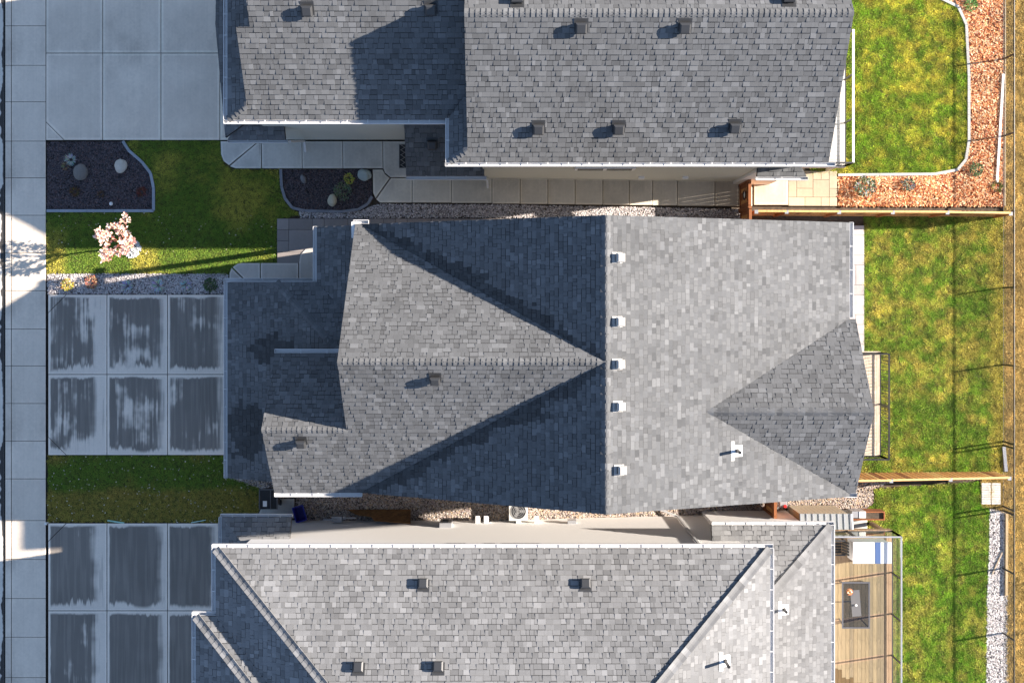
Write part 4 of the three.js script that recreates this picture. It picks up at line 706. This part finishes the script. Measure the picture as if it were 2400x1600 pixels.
{
  const W = [plank([0.62, 0.62, 0.62]), plank([0.58, 0.58, 0.585]), plank([0.65, 0.65, 0.65])];
  const d = deck('pale grey deck with a white topped railing behind the upper house', 9.3, 11.86, -9.5, -4.8, 0.5, 'x', W, true);
  railRun(d, [11.82, 0, -9.46], [11.82, 0, -4.84], 0.5, 3, { topMat: M.white, topW: 0.07, mat: M.dark }); railRun(d, [9.7, 0, -4.84], [11.82, 0, -4.84], 0.5, 1, { mat: M.dark, balusters: 0.12 });
  const T = [plank([0.62, 0.52, 0.42]), plank([0.58, 0.49, 0.4]), plank([0.65, 0.56, 0.46])];
  const e = deck('small sunlit deck with a thin dark railing behind the middle house', 10.02, 13.1, 1.75, 5.5, 0.5, 'x', T, true);
  railRun(e, [13.06, 0, 1.8], [13.06, 0, 5.46], 0.5, 2, { balusters: 0.115 }); railRun(e, [10.1, 0, 1.8], [13.06, 0, 1.8], 0.5, 1, { balusters: 0.115 }); railRun(e, [10.1, 0, 5.46], [13.06, 0, 5.46], 0.5, 1, { balusters: 0.115 });
  const C = [plank([0.36, 0.25, 0.155]), plank([0.39, 0.275, 0.175]), plank([0.33, 0.23, 0.14]), plank([0.3, 0.215, 0.145])];
  const c = deck('tan board deck with a glass railing behind the lower house', 10.2, 13.52, 8.1, 15.6, 0.5, 'z', C, true, plank([0.17, 0.095, 0.04]));
  railRun(c, [13.49, 0, 8.14], [13.49, 0, 15.5], 0.5, 5, { glass: true, mat: M.dark, topMat: M.galv }); railRun(c, [10.3, 0, 8.14], [13.49, 0, 8.14], 0.5, 2, { glass: true, mat: M.dark, topMat: M.galv });
  // furniture on the tan deck
  const b = thing('storage_box', 'white storage box with a blue band on the tan deck', 'box'); const wb = std([0.72, 0.72, 0.74], 0.5);
  mesh('box_body', new MB().box(12.55, 0.88, 8.74, 1.26, 0.76, 0.66), std([0.5, 0.5, 0.52], 0.55), b); const lid = mesh('lid', new MB().box(12.55, 1.3, 8.74, 1.34, 0.07, 0.74), wb, b); mesh('band', new MB().box(12.74, 1.34, 8.74, 0.19, 0.012, 0.745), std([0.05, 0.1, 0.24], 0.6), lid);
  const ch = thing('chair', 'black slatted chair beside the white storage box', 'chair');
  for (let k = 0; k < 5; k++) mesh('seat_slat', new MB().box(11.36, 0.93, 8.4 + k * 0.1, 0.44, 0.025, 0.075), M.black, ch);
  for (let k = 0; k < 5; k++) mesh('back_slat', new MB().bar([11.6, 0.97, 8.4 + k * 0.1], [11.72, 1.4, 8.4 + k * 0.1], 0.075, 0.02), M.black, ch);
  for (const z of [8.35, 8.85]) { mesh('armrest', new MB().bar([11.12, 1.15, z], [11.66, 1.17, z], 0.05, 0.03), M.dark, ch); for (const x of [11.14, 11.62]) mesh('leg', new MB().box(x, 0.82, z, 0.035, 0.64, 0.035), M.black, ch); }
  const t = thing('patio_table', 'glass topped patio table with a grey frame on the tan deck', 'table'), fr = std([0.12, 0.12, 0.13], 0.4, { metalness: 0.3 });
  const tf = new MB(), x0 = 11.54, x1 = 12.47, z0 = 9.8, z1 = 11.38, ty = 1.22; tf.box((x0 + x1) / 2, ty, z0, x1 - x0 + 0.05, 0.035, 0.05).box((x0 + x1) / 2, ty, z1, x1 - x0 + 0.05, 0.035, 0.05).box(x0, ty, (z0 + z1) / 2, 0.05, 0.035, z1 - z0 - 0.05).box(x1, ty, (z0 + z1) / 2, 0.05, 0.035, z1 - z0 - 0.05);
  mesh('table_frame', tf, fr, t); mesh('glass_top', new MB().box((x0 + x1) / 2, ty + 0.002, (z0 + z1) / 2, x1 - x0 - 0.05, 0.008, z1 - z0 - 0.05), new THREE.MeshPhysicalMaterial({ color: 0xb9bdc4, roughness: 0.06, transmission: 1, thickness: 0 }), t);
  for (const [x, z] of [[x0 + 0.04, z0 + 0.04], [x1 - 0.04, z0 + 0.04], [x0 + 0.04, z1 - 0.04], [x1 - 0.04, z1 - 0.04]]) mesh('leg', new MB().bar([lerp(x, 12, 0.12), 0.5, lerp(z, 10.6, 0.1)], [x, ty - 0.02, z], 0.035, 0.035), fr, t);
  mesh('stretcher', new MB().bar([x0 + 0.15, 0.72, (z0 + z1) / 2], [x1 - 0.12, 0.72, (z0 + z1) / 2], 0.03, 0.03), fr, t);
  tag(mesh('table_runner', new MB().box(12.0, ty + 0.012, 10.52, 0.32, 0.006, 0.92, 0.08), std([0.11, 0.11, 0.115], 0.95)), 'dark grey runner lying across the glass table', 'runner');
  const pl = thing('plate', 'brown bowl of orange pieces on the glass table', 'bowl'), cy = ty + 0.006; mesh('bowl', new MB().cyl(11.78, cy, cy + 0.03, 10.12, 0.08, 0.125, 20), std([0.3, 0.12, 0.06], 0.5), pl); const fo = new MB(); for (let k = 0; k < 7; k++) { const a = k * 0.9; fo.box(11.78 + 0.06 * Math.cos(a), cy + 0.045, 10.12 + 0.06 * Math.sin(a), 0.06, 0.035, 0.035, a, k % 3 ? [0.6, 0.25, 0.1] : [0.75, 0.6, 0.45]); } mesh('fruit', fo, M.vcol, pl);
  tag(mesh('candle', new MB().cyl(12.0, ty + 0.016, ty + 0.085, 10.58, 0.036, 0.034, 14), M.white), 'small white candle on the dark table runner', 'candle');
}
// ---------------------------------------------------------------- narrow shed, boxes and yard tools by the lower house
{
  const s = thing('shed', 'narrow beige storage shed with a ribbed grey metal roof', 'shed'), gy = ground(11) + 0.06, ws = std([0.5, 0.43, 0.32], 0.8);
  mesh('shed_body', new MB().box(11.1, gy + 0.98, 7.78, 1.72, 1.96, 0.42), std([0.3, 0.26, 0.2], 0.9), s);
  for (let k = 0; k < 11; k++) mesh('cladding_board', new MB().box(10.32 + k * 0.157, gy + 0.97, 7.56, 0.145, 1.92, 0.025), ws, s);
  const rf = mesh('shed_roof', new MB().hexa([[10.17, gy + 1.93, 7.5], [12.0, gy + 1.93, 7.5], [12.0, gy + 2.03, 8.04], [10.17, gy + 2.03, 8.04], [10.17, gy + 1.96, 7.5], [12.0, gy + 1.96, 7.5], [12.0, gy + 2.06, 8.04], [10.17, gy + 2.06, 8.04]]), std([0.26, 0.27, 0.27], 0.5), s);
  for (let k = 0; k <= 8; k++) { const x = 10.2 + k * 0.221; mesh('roof_rib', new MB().bar([x, gy + 1.975, 7.5], [x, gy + 2.075, 8.04], 0.025, 0.03), M.galv, rf); }
  mesh('barge_board', new MB().bar([12.03, gy + 1.95, 7.5], [12.03, gy + 2.05, 8.04], 0.05, 0.08), M.white, s);
  const u = thing('utility_box', 'small grey metal box on the bright pad beside the shed', 'box'); mesh('casing', new MB().box(12.72, ground(12.7) + 0.36, 7.8, 0.5, 0.6, 0.24), M.galv, u); mesh('cover', new MB().box(12.85, ground(12.7) + 0.67, 7.8, 0.24, 0.02, 0.24), M.white, u);
  const q = thing('planter', 'low brown timber planter between the shed pad and the deck', 'planter'), pg = ground(13); for (const [x, z, a, b] of [[13.1, 7.72, 1.2, 0.04], [13.1, 8.0, 1.2, 0.04], [12.52, 7.86, 0.04, 0.24], [13.68, 7.86, 0.04, 0.24]]) mesh('side_board', new MB().box(x, pg + 0.3, z, a, 0.6, b), M.cedarDark, q); mesh('soil_fill', new MB().box(13.1, pg + 0.28, 7.86, 1.12, 0.5, 0.22), M.soil, q);
  const w = thing('snow_blower', 'black snow blower with a red cap behind the dark cedar gate', 'snow blower'), sg = ground(9.8), Y = std([0.75, 0.42, 0.03], 0.5);
  mesh('auger_housing', new MB().box(9.95, sg + 0.3, 6.95, 0.36, 0.5, 0.5), M.dark, w); mesh('engine', new MB().box(9.85, sg + 0.62, 7.3, 0.34, 0.36, 0.34).box(9.85, sg + 0.84, 7.3, 0.22, 0.08, 0.22), M.galv, w); mesh('fuel_cap', new MB().cyl(9.92, sg + 0.8, sg + 0.92, 7.42, 0.06, 0.06, 12), std([0.5, 0.02, 0.02], 0.4), w); mesh('chute', new MB().box(10.0, sg + 0.8, 6.85, 0.16, 0.5, 0.16).box(10.07, sg + 1.06, 6.82, 0.28, 0.05, 0.1), Y, w);
  for (const z of [7.05, 7.55]) { const c = new MB().tube([[9.7, sg + 0.19, z], [9.7, sg + 0.19, z + 0.1]], 0.19, 14); mesh('wheel', c, M.black, w); } for (const z of [7.15, 7.5]) mesh('handle', new MB().tube([[9.8, sg + 0.6, z], [9.6, sg + 1.0, z + 0.04]], 0.016, 6), M.black, w);
  const k = thing('wheelie_bin', 'black wheeled bin by the small front roof of the lower house', 'bin'), bx = -8.6, bz = 6.92;
  mesh('bin_body', new MB().hexa([[bx - 0.24, 0.1, bz - 0.26], [bx + 0.24, 0.1, bz - 0.26], [bx + 0.24, 0.1, bz + 0.22], [bx - 0.24, 0.1, bz + 0.22], [bx - 0.3, 0.98, bz - 0.34], [bx + 0.3, 0.98, bz - 0.34], [bx + 0.3, 0.98, bz + 0.3], [bx - 0.3, 0.98, bz + 0.3]]), M.dark, k); const bl = mesh('lid', new MB().box(bx, 1.0, bz, 0.64, 0.04, 0.7), M.black, k); mesh('lid_rim', new MB().box(bx - 0.31, 1.02, bz, 0.04, 0.05, 0.7).box(bx + 0.31, 1.02, bz, 0.04, 0.05, 0.7).box(bx + 0.08, 1.03, bz, 0.03, 0.03, 0.66).box(bx, 1.02, bz - 0.34, 0.62, 0.05, 0.04), std([0.1, 0.1, 0.105], 0.5), bl); mesh('bin_label', new MB().box(bx - 0.12, 1.025, bz + 0.16, 0.14, 0.012, 0.2), M.white, bl); for (const x of [-0.25, 0.25]) mesh('wheel', new MB().tube([[bx + x - 0.03, 0.15, bz + 0.27], [bx + x + 0.03, 0.15, bz + 0.27]], 0.1, 12), M.black, k);
  const bb = thing('recycling_box', 'blue open recycling box against the white wall', 'box'), blue = std([0.012, 0.012, 0.2], 0.45), cx = -7.62, cz = 7.55, ang = 0.28, o = (x, y, z) => [cx + x * Math.cos(ang) + z * Math.sin(ang), y, cz - x * Math.sin(ang) + z * Math.cos(ang)];
  const ring = (x, z, y) => [o(-x, y, -z), o(x, y, -z), o(x, y, z), o(-x, y, z)], wallz = new MB(), lo = ring(0.15, 0.22, 0.09), hi = ring(0.19, 0.27, 0.42), li = ring(0.135, 0.205, 0.12), hn = ring(0.17, 0.25, 0.42);
  for (let i = 0; i < 4; i++) { const m = (i + 1) % 4; wallz.quad(lo[i], hi[i], hi[m], lo[m]); wallz.quad(li[i], li[m], hn[m], hn[i]); wallz.quad(hi[i], hn[i], hn[m], hi[m]); } wallz.quad(lo[0], lo[1], lo[2], lo[3]); wallz.quad(li[0], li[3], li[2], li[1]); mesh('tub', wallz, blue, bb); const rim = new MB(); for (let i = 0; i < 4; i++) rim.bar(hi[i], hi[(i + 1) % 4], 0.03, 0.025); mesh('rim', rim, std([0.03, 0.04, 0.36], 0.4), bb);
  const ac = thing('air_conditioner', 'square grey air conditioner with a round fan grille by the white wall', 'air conditioner'), ax = 0.2, az = 7.42, ag = ground(0.2);
  const ab = new MB().box(ax, ag + 0.37, az, 0.64, 0.66, 0.64); mesh('casing', ab, std([0.55, 0.54, 0.5], 0.5), ac); mesh('top_plate', new MB().box(ax, ag + 0.72, az, 0.67, 0.03, 0.67), std([0.62, 0.61, 0.57], 0.5), ac);
  mesh('fan_well', new MB().cyl(ax, ag + 0.737, ag + 0.742, az, 0.27, 0.27, 28), M.dark, ac); for (let q2 = 1; q2 <= 4; q2++) { const pts = []; for (let i = 0; i <= 28; i++) { const a = i / 28 * 6.2832; pts.push([ax + 0.065 * q2 * Math.cos(a), ag + 0.755, az + 0.065 * q2 * Math.sin(a)]); } mesh('grille_ring', new MB().tube(pts, 0.006, 5), M.galv, ac); } for (let i = 0; i < 3; i++) { const a = i * 2.094; mesh('fan_blade', new MB().box(ax + 0.12 * Math.cos(a), ag + 0.748, az + 0.12 * Math.sin(a), 0.22, 0.006, 0.1, -a), std([0.2, 0.2, 0.2], 0.5), ac); }
  // a ragged brown sheet leaning on the white wall
  const sh = [[-5.95, 0.02], [-3.68, 0.02], [-3.6, 0.95], [-4.9, 0.78], [-5.05, 0.5], [-5.6, 0.36]], lb = new MB(), fz = (q2, d) => [q2[0], q2[1] + 0.02, 7.84 - (1 - q2[1]) * 0.34 + d - 0.03];
  const lp = fz; const T = THREE.ShapeUtils.triangulateShape(sh.map((q2) => new THREE.Vector2(...q2)), []); for (const t of T) { lb.tri(...t.map((i) => lp(sh[i], 0))); lb.tri(...t.map((i) => lp(sh[i], -0.02)).reverse()); } for (let i = 0; i < sh.length; i++) { const m = (i + 1) % sh.length; lb.quad(lp(sh[i], 0), lp(sh[m], 0), lp(sh[m], -0.02), lp(sh[i], -0.02)); }
  tag(mesh('fibre_sheet', lb, std([0.42, 0.21, 0.07], 0.9, { map: soilTex })), 'ragged brown fibre sheet leaning on the white wall', 'sheet');
}
// ---------------------------------------------------------------- loose things on the ground
function lying(name, label, cat, a, b, w, hgt, mat) { const p = G(...a), q = G(...b); return tag(mesh(name, new MB().bar([p.x, p.y + 0.02 + hgt / 2, p.z], [q.x, q.y + 0.02 + hgt / 2, q.z], w, hgt), mat), label, cat); }
lying('white_pipe', 'long white downspout pipe lying on the orange bark', 'pipe', [2351, 174], [2336, 428], 0.085, 0.07, M.white);
lying('timber', 'pale timber lying along the white pebble strip', 'timber', [2359, 1203], [2358, 1394], 0.09, 0.08, plank([0.68, 0.52, 0.3]));
lying('timber', 'thin grey timber lying slantwise on the white pebble strip', 'timber', [2350, 1293], [2326, 1345], 0.05, 0.03, plank([0.5, 0.42, 0.33]));
lying('metal_channel', 'grey metal channel lying at the rear end of the middle yard', 'channel', [2352, 1046], [2357, 1104], 0.12, 0.08, M.galv);
lying('plastic_strip', 'mint green plastic strip at the middle of the lower driveway edge', 'strip', [252, 1219], [291, 1225], 0.05, 0.02, std([0.35, 0.62, 0.5], 0.5));
lying('plastic_strip', 'thin mint green plastic strip near the lower garage', 'strip', [448, 1224], [482, 1218], 0.03, 0.02, std([0.45, 0.66, 0.56], 0.5));
lying('stick', 'short white stick on the gravel below the entry rock bed', 'stick', [764, 493], [778, 497], 0.03, 0.02, M.white);
for (const [x, l] of [[2311, 'pale lattice paving tile against the cedar fence, nearer the house'], [2334, 'pale lattice paving tile against the cedar fence, nearer the back fence']]) {
  const s = thing('paving_tile', l, 'paving tile'), p = G(x, 1156); mesh('tile_base', new MB().box(p.x, p.y + 0.02, p.z, 0.34, 0.06, 0.8), std([0.4, 0.39, 0.36], 0.9), s);
  for (let k = 0; k < 9; k++) mesh('tile_strip', new MB().box(p.x, p.y + 0.058, p.z - 0.36 + k * 0.09, 0.33, 0.018, 0.07), std([0.62, 0.61, 0.58], 0.85), s);
}
{
  const p = P(944, 366, 0.08), m = thing('doormat', 'black lattice doormat beside the shaded entry roof', 'doormat'); mesh('mat_base', new MB().box(p.x, 0.085, p.z, 0.26, 0.014, 0.84), M.black, m);
  for (let k = 0; k < 9; k++) { mesh('mat_strip', new MB().box(p.x, 0.094, p.z - 0.36 + k * 0.09, 0.2, 0.006, 0.018, k % 2 ? 0.6 : -0.6), std([0.3, 0.28, 0.25], 0.9), m); }
}
function boulder(label, px, py, r, sq, col, seed) {
  const g = new THREE.IcosahedronGeometry(1, 3), p = g.attributes.position, q = G(px, py);
  for (let k = 0; k < p.count; k++) { const x = p.getX(k), y = p.getY(k), z = p.getZ(k), s = 0.72 + 0.5 * fbm(x * 1.3 + seed, z * 1.3 + y * 1.7 + seed, 3) + 0.06 * noise(x * 6 + seed, z * 6 + y * 5); p.setXYZ(k, x * s * r, y * s * r * 0.62, z * s * r * sq); }
  g.computeVertexNormals(); const m = mesh('boulder', g, std(col, 0.9, { map: concreteTex })); m.position.set(q.x, q.y + r * 0.3, q.z); m.rotation.y = seed; return tag(m, label, 'boulder');
}
boulder('brownish grey boulder in the street side rock bed', 190, 404, 0.27, 0.9, [0.2, 0.185, 0.17], 1.3);
boulder('cream boulder near the curved edge of the street side rock bed', 283, 388, 0.22, 1.2, [0.6, 0.55, 0.47], 2.9);
boulder('flat cream boulder low in the entry rock bed', 779, 469, 0.25, 0.62, [0.55, 0.52, 0.4], 4.6);
boulder('pale green grey boulder at the corner of the entry rock bed', 855, 410, 0.24, 0.85, [0.4, 0.47, 0.45], 6.1);
boulder('small grey boulder in the upper left of the entry rock bed', 711, 419, 0.16, 0.6, [0.2, 0.2, 0.21], 8.2);
tag(mesh('garden_light', new MB().cyl(G(263, 478).x, -0.02, 0.16, G(263, 478).z, 0.02, 0.02, 8).cyl(G(263, 478).x, 0.16, 0.22, G(263, 478).z, 0.07, 0.045, 16), M.white), 'small round white garden light in the street side rock bed', 'light');
tag(mesh('garden_light', new MB().cyl(G(112, 1224).x, 0, 0.2, G(112, 1224).z, 0.025, 0.025, 8).cyl(G(112, 1224).x, 0.2, 0.26, G(112, 1224).z, 0.055, 0.035, 16), M.white), 'white marker cap at the street corner of the lower driveway', 'marker');
// ---------------------------------------------------------------- plants
function leafInto(b, c, dir, up, l, w, col) { const d = dir.clone().normalize(), s = d.clone().cross(up).normalize().multiplyScalar(w), m = c.clone().addScaledVector(d, l * 0.5).addScaledVector(up, 0.12 * l), e = c.clone().addScaledVector(d, l); const a = [c.x, c.y, c.z], p = [m.x + s.x, m.y + s.y, m.z + s.z], q = [m.x - s.x, m.y - s.y, m.z - s.z], t = [e.x, e.y, e.z]; b.tri(a, p, t, col).tri(a, t, q, col); }
function plant(name, label, cat, px, py, r, hgt, n, cols, kind, seed) {
  const q = rngOf(seed), g = G(px, py), o = thing(name, label, cat), b = new MB(), st = new MB(), rv = (a, c) => a + (c - a) * q();
  for (let k = 0; k < n; k++) {
    const t = q() * 6.283, col = cols[Math.floor(q() * cols.length)].map((c) => c * rv(0.7, 1.3));
    if (kind === 'blades') { const l = r * rv(0.7, 1.2), e = rv(0.3, 1.2), c = V(g.x + 0.03 * Math.cos(t), g.y - 0.02, g.z + 0.03 * Math.sin(t)); leafInto(b, c, V(Math.cos(t), e * hgt / r, Math.sin(t)), V(0, 1, 0), l, r * 0.06, col); }
    else { const rad = r * Math.sqrt(q()), y = hgt * rv(0.25, 1) * (1 - 0.55 * (rad / r) ** 2), c = V(g.x + rad * Math.cos(t), g.y + y, g.z + rad * Math.sin(t)); leafInto(b, c, V(Math.cos(t) + rv(-0.6, 0.6), rv(-0.3, 0.7), Math.sin(t) + rv(-0.6, 0.6)), V(0, 1, 0), rv(0.05, 0.1), rv(0.018, 0.03), col); }
  }
  for (let k = 0; k < 7; k++) { const t = k * 0.9 + q(); st.tube([[g.x, g.y - 0.05, g.z], [g.x + 0.4 * r * Math.cos(t), g.y + 0.5 * hgt, g.z + 0.4 * r * Math.sin(t)], [g.x + 0.75 * r * Math.cos(t), g.y + 0.75 * hgt, g.z + 0.75 * r * Math.sin(t)]], 0.008, 4, [0.12, 0.07, 0.04], 0.003); }
  mesh('foliage', b, M.vleaf, o); mesh('stems', st, M.vcol, o);
}
plant('shrub', 'round yellow shrub nearest the street in the pale pebble strip', 'shrub', 160, 667, 0.19, 0.3, 170, [[0.5, 0.36, 0.05], [0.6, 0.5, 0.14]], 'bush', 1);
plant('shrub', 'orange red shrub next to the yellow one in the pale pebble strip', 'shrub', 216, 661, 0.2, 0.34, 140, [[0.36, 0.16, 0.09], [0.5, 0.27, 0.15], [0.2, 0.07, 0.05]], 'bush', 2);
plant('blue_grass', 'pale blue grass tuft nearest the orange shrub', 'grass tuft', 298, 670, 0.24, 0.24, 150, [[0.66, 0.7, 0.76], [0.78, 0.8, 0.8]], 'blades', 3);
plant('blue_grass', 'pale blue grass tuft in the middle of the pebble strip', 'grass tuft', 371, 669, 0.24, 0.24, 150, [[0.66, 0.7, 0.76], [0.78, 0.8, 0.8]], 'blades', 4);
plant('blue_grass', 'pale blue grass tuft nearest the dark green shrub', 'grass tuft', 436, 667, 0.23, 0.24, 150, [[0.66, 0.7, 0.76], [0.78, 0.8, 0.8]], 'blades', 5);
plant('shrub', 'dark green shrub nearest the garage in the pale pebble strip', 'shrub', 494, 667, 0.21, 0.32, 200, [[0.05, 0.09, 0.035], [0.08, 0.12, 0.05]], 'bush', 6);
plant('perennial', 'silvery leafed plant beside the brownish boulder', 'plant', 166, 374, 0.22, 0.18, 120, [[0.5, 0.56, 0.56], [0.6, 0.64, 0.62]], 'blades', 7);
plant('dry_perennial', 'tan dried plant left of the brownish boulder', 'plant', 154, 389, 0.17, 0.12, 60, [[0.45, 0.38, 0.28], [0.3, 0.22, 0.14]], 'blades', 8);
plant('dry_perennial', 'dark brown dried plant below the brownish boulder', 'plant', 175, 449, 0.2, 0.14, 80, [[0.14, 0.08, 0.04], [0.22, 0.15, 0.06]], 'blades', 9);
plant('dry_perennial', 'small tan dried plant above the garden light', 'plant', 236, 455, 0.14, 0.12, 50, [[0.3, 0.2, 0.12], [0.2, 0.12, 0.07]], 'blades', 10);
plant('dry_perennial', 'reddish dried plant in the right corner of the street side rock bed', 'plant', 331, 450, 0.2, 0.12, 70, [[0.3, 0.1, 0.07], [0.2, 0.08, 0.06]], 'blades', 12);
plant('shrub', 'low grey green shrub in the entry rock bed', 'shrub', 803, 448, 0.3, 0.24, 210, [[0.12, 0.15, 0.09], [0.17, 0.2, 0.12]], 'bush', 13);
plant('shrub', 'small yellow green plant in the entry rock bed', 'shrub', 818, 419, 0.16, 0.18, 110, [[0.3, 0.33, 0.05], [0.4, 0.4, 0.08]], 'bush', 14);
plant('evergreen_shrub', 'dark evergreen shrub with silvery tips nearest the sandy paving', 'shrub', 2025, 438, 0.36, 0.55, 330, [[0.03, 0.06, 0.02], [0.06, 0.1, 0.04], [0.3, 0.34, 0.3]], 'bush', 15);
plant('evergreen_shrub', 'small dark shrub in the middle of the orange bark bed', 'shrub', 2127, 433, 0.22, 0.3, 150, [[0.04, 0.06, 0.03], [0.2, 0.22, 0.2]], 'bush', 16);
plant('evergreen_shrub', 'small dark shrub near the corner of the orange bark bed', 'shrub', 2287, 397, 0.22, 0.28, 150, [[0.03, 0.06, 0.02], [0.08, 0.14, 0.04]], 'bush', 17);
plant('evergreen_shrub', 'bright green shrub at the top of the orange bark bed', 'shrub', 2275, 12, 0.2, 0.26, 160, [[0.1, 0.2, 0.04], [0.16, 0.28, 0.08]], 'bush', 18);
plant('weed_tuft', 'green weed tuft at the end of the white pipe', 'plant', 2337, 437, 0.24, 0.16, 90, [[0.2, 0.26, 0.05], [0.4, 0.36, 0.12]], 'blades', 19);
{ // the young tree
  const q = rngOf(77), o = thing('young_tree', 'small tree with pale pink leaves on the front lawn', 'tree'), g = G(316, 576), rv = (a, c) => a + (c - a) * q(), br = new MB(), lf = new MB(), bark = [0.2, 0.06, 0.045], tips = [];
  const tk = new MB(); tk.tube([[g.x, -0.05, g.z], [g.x - 0.03, 0.7, g.z - 0.03], [g.x - 0.05, 1.3, g.z - 0.05]], 0.035, 8, [0.22, 0.1, 0.07], 0.024);
  const grow = (p, d, len, r, lev) => { const pts = [[p.x, p.y, p.z]]; let c = p.clone(), e = d.clone(); for (let k = 0; k < 4; k++) { e.add(V(rv(-0.16, 0.16), rv(-0.02, 0.16), rv(-0.16, 0.16))).normalize(); c = c.clone().addScaledVector(e, len / 4); pts.push([c.x, c.y, c.z]); if (k > 0) tips.push([c.clone(), e.clone()]); if (lev < 2 && k > 0 && q() < 0.95) grow(c, e.clone().add(V(rv(-0.9, 0.9), rv(0, 0.5), rv(-0.9, 0.9))).normalize(), len * 0.55, r * 0.6, lev + 1); } br.tube(pts, r, 5, bark, r * 0.4); tips.push([c, e]); };
  for (let k = 0; k < 9; k++) { const t = k * 2.4; grow(V(g.x - 0.04, 1.0 + 0.07 * k, g.z - 0.04), V(Math.cos(t) - 0.25, rv(0.3, 0.9), 0.75 * Math.sin(t) - 0.1).normalize(), rv(0.5, 0.78), 0.019, 0); }
  for (const [c, e] of tips) for (let k = 0; k < 2; k++) { const col = [[0.85, 0.62, 0.54], [0.88, 0.74, 0.64], [0.8, 0.5, 0.42], [0.7, 0.3, 0.22], [0.86, 0.66, 0.4]][Math.floor(q() * 5)]; leafInto(lf, c.clone().add(V(rv(-0.04, 0.04), rv(-0.03, 0.03), rv(-0.04, 0.04))), V(e.x + rv(-0.8, 0.8), e.y * 0.3 + rv(-0.3, 0.3), e.z + rv(-0.8, 0.8)), V(0, 1, 0), rv(0.09, 0.14), rv(0.03, 0.045), col); }
  mesh('trunk', tk, M.vcol, o); mesh('branches', br, M.vcol, o); mesh('crown', lf, M.vleaf, o);
  // the ring of white stones at its foot
  const c = G(308, 582), n = 420, im = new THREE.InstancedMesh(stoneGeo, stoneMat, n), ob = new THREE.Object3D(), cc = new THREE.Color();
  for (let k = 0; k < n; k++) { const rad = 0.34 * Math.sqrt(q()), t = q() * 6.283, s = rv(0.02, 0.04); ob.position.set(c.x + rad * Math.cos(t), 0.03 + 0.13 * (1 - (rad / 0.36) ** 2) * q(), c.z + rad * Math.sin(t)); ob.rotation.set(q() * 3, q() * 3, q() * 3); ob.scale.set(s * 1.2, s, s); ob.updateMatrix(); im.setMatrixAt(k, ob.matrix); const v = rv(0.6, 0.82); im.setColorAt(k, cc.setRGB(v, v, v)); }
  im.name = 'white_stones'; im.castShadow = im.receiveShadow = true; scene.add(im); tag(im, 'round heap of white stones at the foot of the pink leafed tree', null, null, 'stuff');
}
renderer.render(scene, camera);
